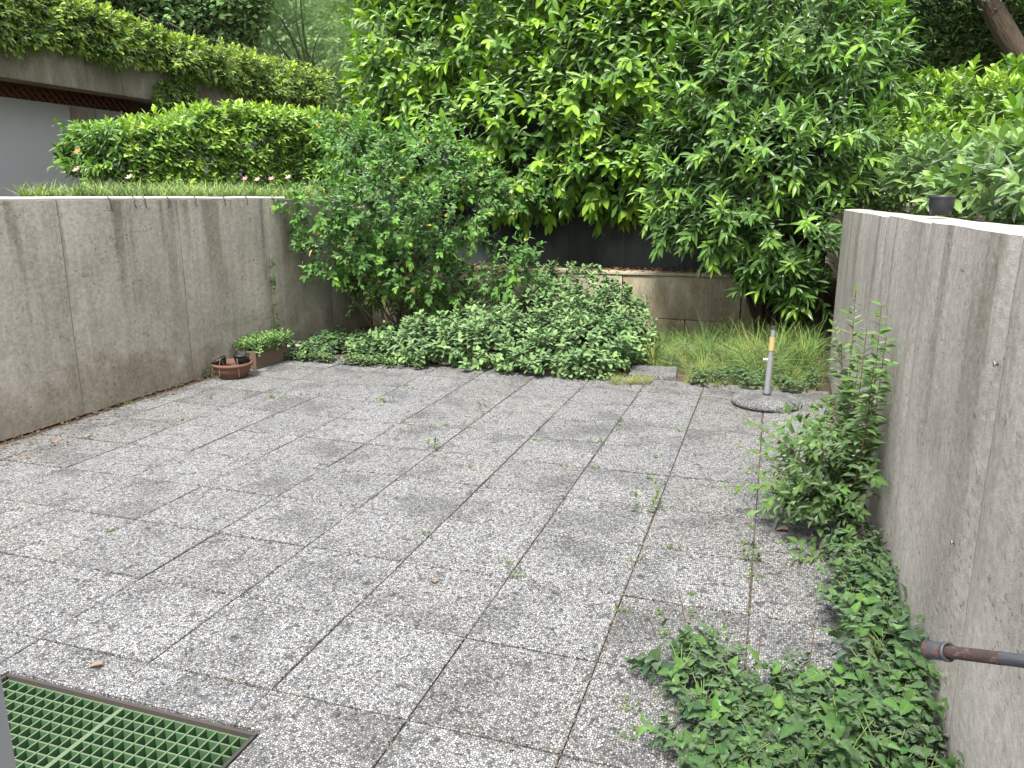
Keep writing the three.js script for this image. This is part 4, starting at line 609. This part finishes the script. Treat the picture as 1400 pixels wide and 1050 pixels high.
// ---------------------------------------------------------------- trees behind
seed = 839;
{
  const clump = (n, leaf, r, w) => { const gs = []; for (let i = 0; i < n; i++) { const g = leafGeo(ovate(w), 2, 0.2, 0.2).scale(leaf, leaf, leaf), e = rv(1).normalize(); g.rotateX(rr(-0.9, 0.9)).rotateZ(rr(-0.9, 0.9)).rotateY(rnd() * 6.283).translate(e.x * r * rnd(), e.y * r * rnd(), e.z * r * rnd()); gs.push(g); } return mergeGeometries(gs); };
  const pinnate = (() => { const gs = []; for (let i = 0; i < 8; i++) for (const s of [-1, 1]) { const g = leafGeo(ovate(0.55), 1, 0.1, 0.1).scale(0.09, 0.09, 0.09); g.rotateY(s * 1.2).translate(s * 0.01, -0.012 * i * i * 0.2, 0.06 * i); gs.push(g); } return mergeGeometries(gs); })();
  const geos = { broad: clump(14, 0.16, 0.35, 0.6), fine: clump(22, 0.10, 0.32, 0.35), pin: pinnate };
  function tree(name, label, base, trunkPts, r0, blobs, density, geo, old, young, group, s = 1) {
    const t = thing(name, label, 'tree', base, group); part('trunk', taperTube(trunkPts.map(p => p.clone().sub(base)), r0, r0 * 0.55, 9, 12), M.bark, t);
    const fork = trunkPts[trunkPts.length - 1]; for (const b of blobs) { const e = b.p.clone().sub(base), f = fork.clone().sub(base); part('limb', taperTube([f, f.clone().lerp(e, 0.5).add(V(rr(-0.3, 0.3), 0.3, rr(-0.3, 0.3))), e], r0 * 0.38, r0 * 0.06, 6, 8), M.bark, t); }
    const pl = []; blobs.forEach((b, bi) => { const n = Math.round(density * (b.r.x * b.r.y + b.r.x * b.r.z + b.r.y * b.r.z)); for (let i = 0; i < n; i++) { const e = rv(1); if (e.lengthSq() > 1) continue; const rad = 0.55 + 0.45 * rnd(); e.normalize().multiplyScalar(rad * (0.8 + 0.4 * fbm((e.x + 3) / 8, (e.y + e.z + 3) / 8, 20, 20, 60 + bi, 3))); pl.push([b.p.clone().add(e.multiply(b.r)), rr(0.7, 1.3) * s]); } });
    const im = shadowed(new THREE.InstancedMesh(geo, LM.far, pl.length)), q = new THREE.Quaternion(), m = new THREE.Matrix4(), c = new THREE.Color(); im.name = 'crown'; im.userData.kind = 'stuff';
    pl.forEach(([p, k], i) => { q.setFromEuler(new THREE.Euler(rr(-0.6, 0.6), rnd() * 6.283, rr(-0.6, 0.6))); m.compose(p.sub(base), q, V(k, k, k)); im.setMatrixAt(i, m); im.setColorAt(i, c.setRGB(...mixC(old, young, rnd(), rr(0.6, 1.35)))); }); t.add(im);
  }
  const E = (p, a, b, c) => ({ p, r: V(a, b, c) });
  const dk = [[0.045, 0.105, 0.025], [0.11, 0.21, 0.045]], lt = [[0.12, 0.24, 0.08], [0.28, 0.44, 0.14]];
  let p = onZ(265, 40, -19), base = V(p.x, 1.5, p.z);
  tree('dark_tree', 'dark broad tree rising behind the planted roof edge', base, [base, base.clone().add(V(0.2, 2, 0)), base.clone().add(V(0, 3.6, 0))], 0.3, [E(onZ(240, 20, -19), 1.9, 1.5, 2), E(onZ(300, 45, -19), 0.9, 0.8, 1), E(onZ(320, 5, -19), 0.8, 0.8, 1), E(onZ(285, -30, -19), 1.1, 0.9, 1), E(onZ(140, -40, -18), 2.2, 1.6, 2), E(onZ(240, -110, -19), 2.6, 1.8, 2.2), E(onZ(20, -60, -17), 2, 1.6, 2)], 260, geos.broad, ...dk);
  p = onZ(420, 90, -22); base = V(p.x, 1.5, p.z);
  tree('locust_tree', 'airy pale green tree with thin dark branches and feathery leaves', base, [base, base.clone().add(V(0.1, 1.5, 0)), base.clone().add(V(0.3, 2.7, 0))], 0.15, [E(onZ(385, 40, -22), 1.5, 1.3, 1.5), E(onZ(445, 30, -22), 1.5, 1.6, 1.5), E(onZ(410, -60, -22), 2.4, 1.6, 2), E(onZ(450, 110, -22), 1.4, 0.9, 1.4), E(onZ(385, 100, -23), 1.2, 0.7, 1.2), E(onZ(500, -10, -23), 1.6, 2, 1.5), E(onZ(355, 30, -22), 1.3, 1.3, 1.2), E(onZ(345, -30, -22), 1.3, 1.2, 1.2), E(onZ(360, 85, -23), 1.2, 0.8, 1.2), E(onZ(400, 0, -23), 1.2, 1.2, 1.2), E(onZ(480, 70, -22), 1.2, 1.1, 1.2)], 330, geos.pin, ...lt, undefined, 1.8);
  base = V(7.6, 1.4, -13.5); const tp = [V(7.6, 1.4, -13.5), onZ(1402, 92, -13.5), onZ(1375, 45, -13.5), onZ(1350, 0, -13.5), onZ(1335, -50, -13.5)];
  tree('leaning_tree', 'dark tree with a leaning bare trunk behind the hedge', base, tp, 0.24, [E(onZ(1260, 40, -15), 1.1, 0.9, 1.2), E(onZ(1300, -50, -14.5), 1.9, 1.2, 1.6), E(onZ(1340, 50, -16), 1.2, 0.8, 1.2), E(onZ(1420, -30, -15), 1.6, 1.4, 1.5), E(onZ(1230, -30, -16), 1.4, 1.2, 1.4), E(onZ(1440, 60, -16), 1, 0.8, 1)], 330, geos.fine, ...dk);
  for (const [px, py, z, a, b, pale] of [[60, 60, -32, 6, 5], [390, 50, -34, 4.5, 5.5, 1], [560, 20, -34, 5, 6], [760, 0, -30, 5, 6], [960, 0, -28, 4, 6], [1160, 0, -28, 4, 5.5], [1500, 20, -28, 5, 5]]) { const c = onZ(px, py, z), g = V(c.x, 0.7, c.z); tree('far_tree', pale ? 'pale green tree showing through the feathery tree branches' : 'tall tree closing the view behind the garden', g, [g, V(c.x + 0.2, 3, c.z), V(c.x, c.y, c.z)], 0.25, [E(c, a, b * 0.7, 3), E(c.clone().add(V(-a * 0.5, -b * 0.4, 0.5)), a * 0.7, b * 0.5, 2.5), E(c.clone().add(V(a * 0.5, -b * 0.35, 0.3)), a * 0.7, b * 0.5, 2.5)], pale ? 90 : 60, geos.broad, pale ? [0.14, 0.26, 0.10] : dk[0], pale ? [0.30, 0.44, 0.20] : lt[1], pale ? undefined : 'trees closing the view', 1.8); }
}
renderer.render(scene, camera);
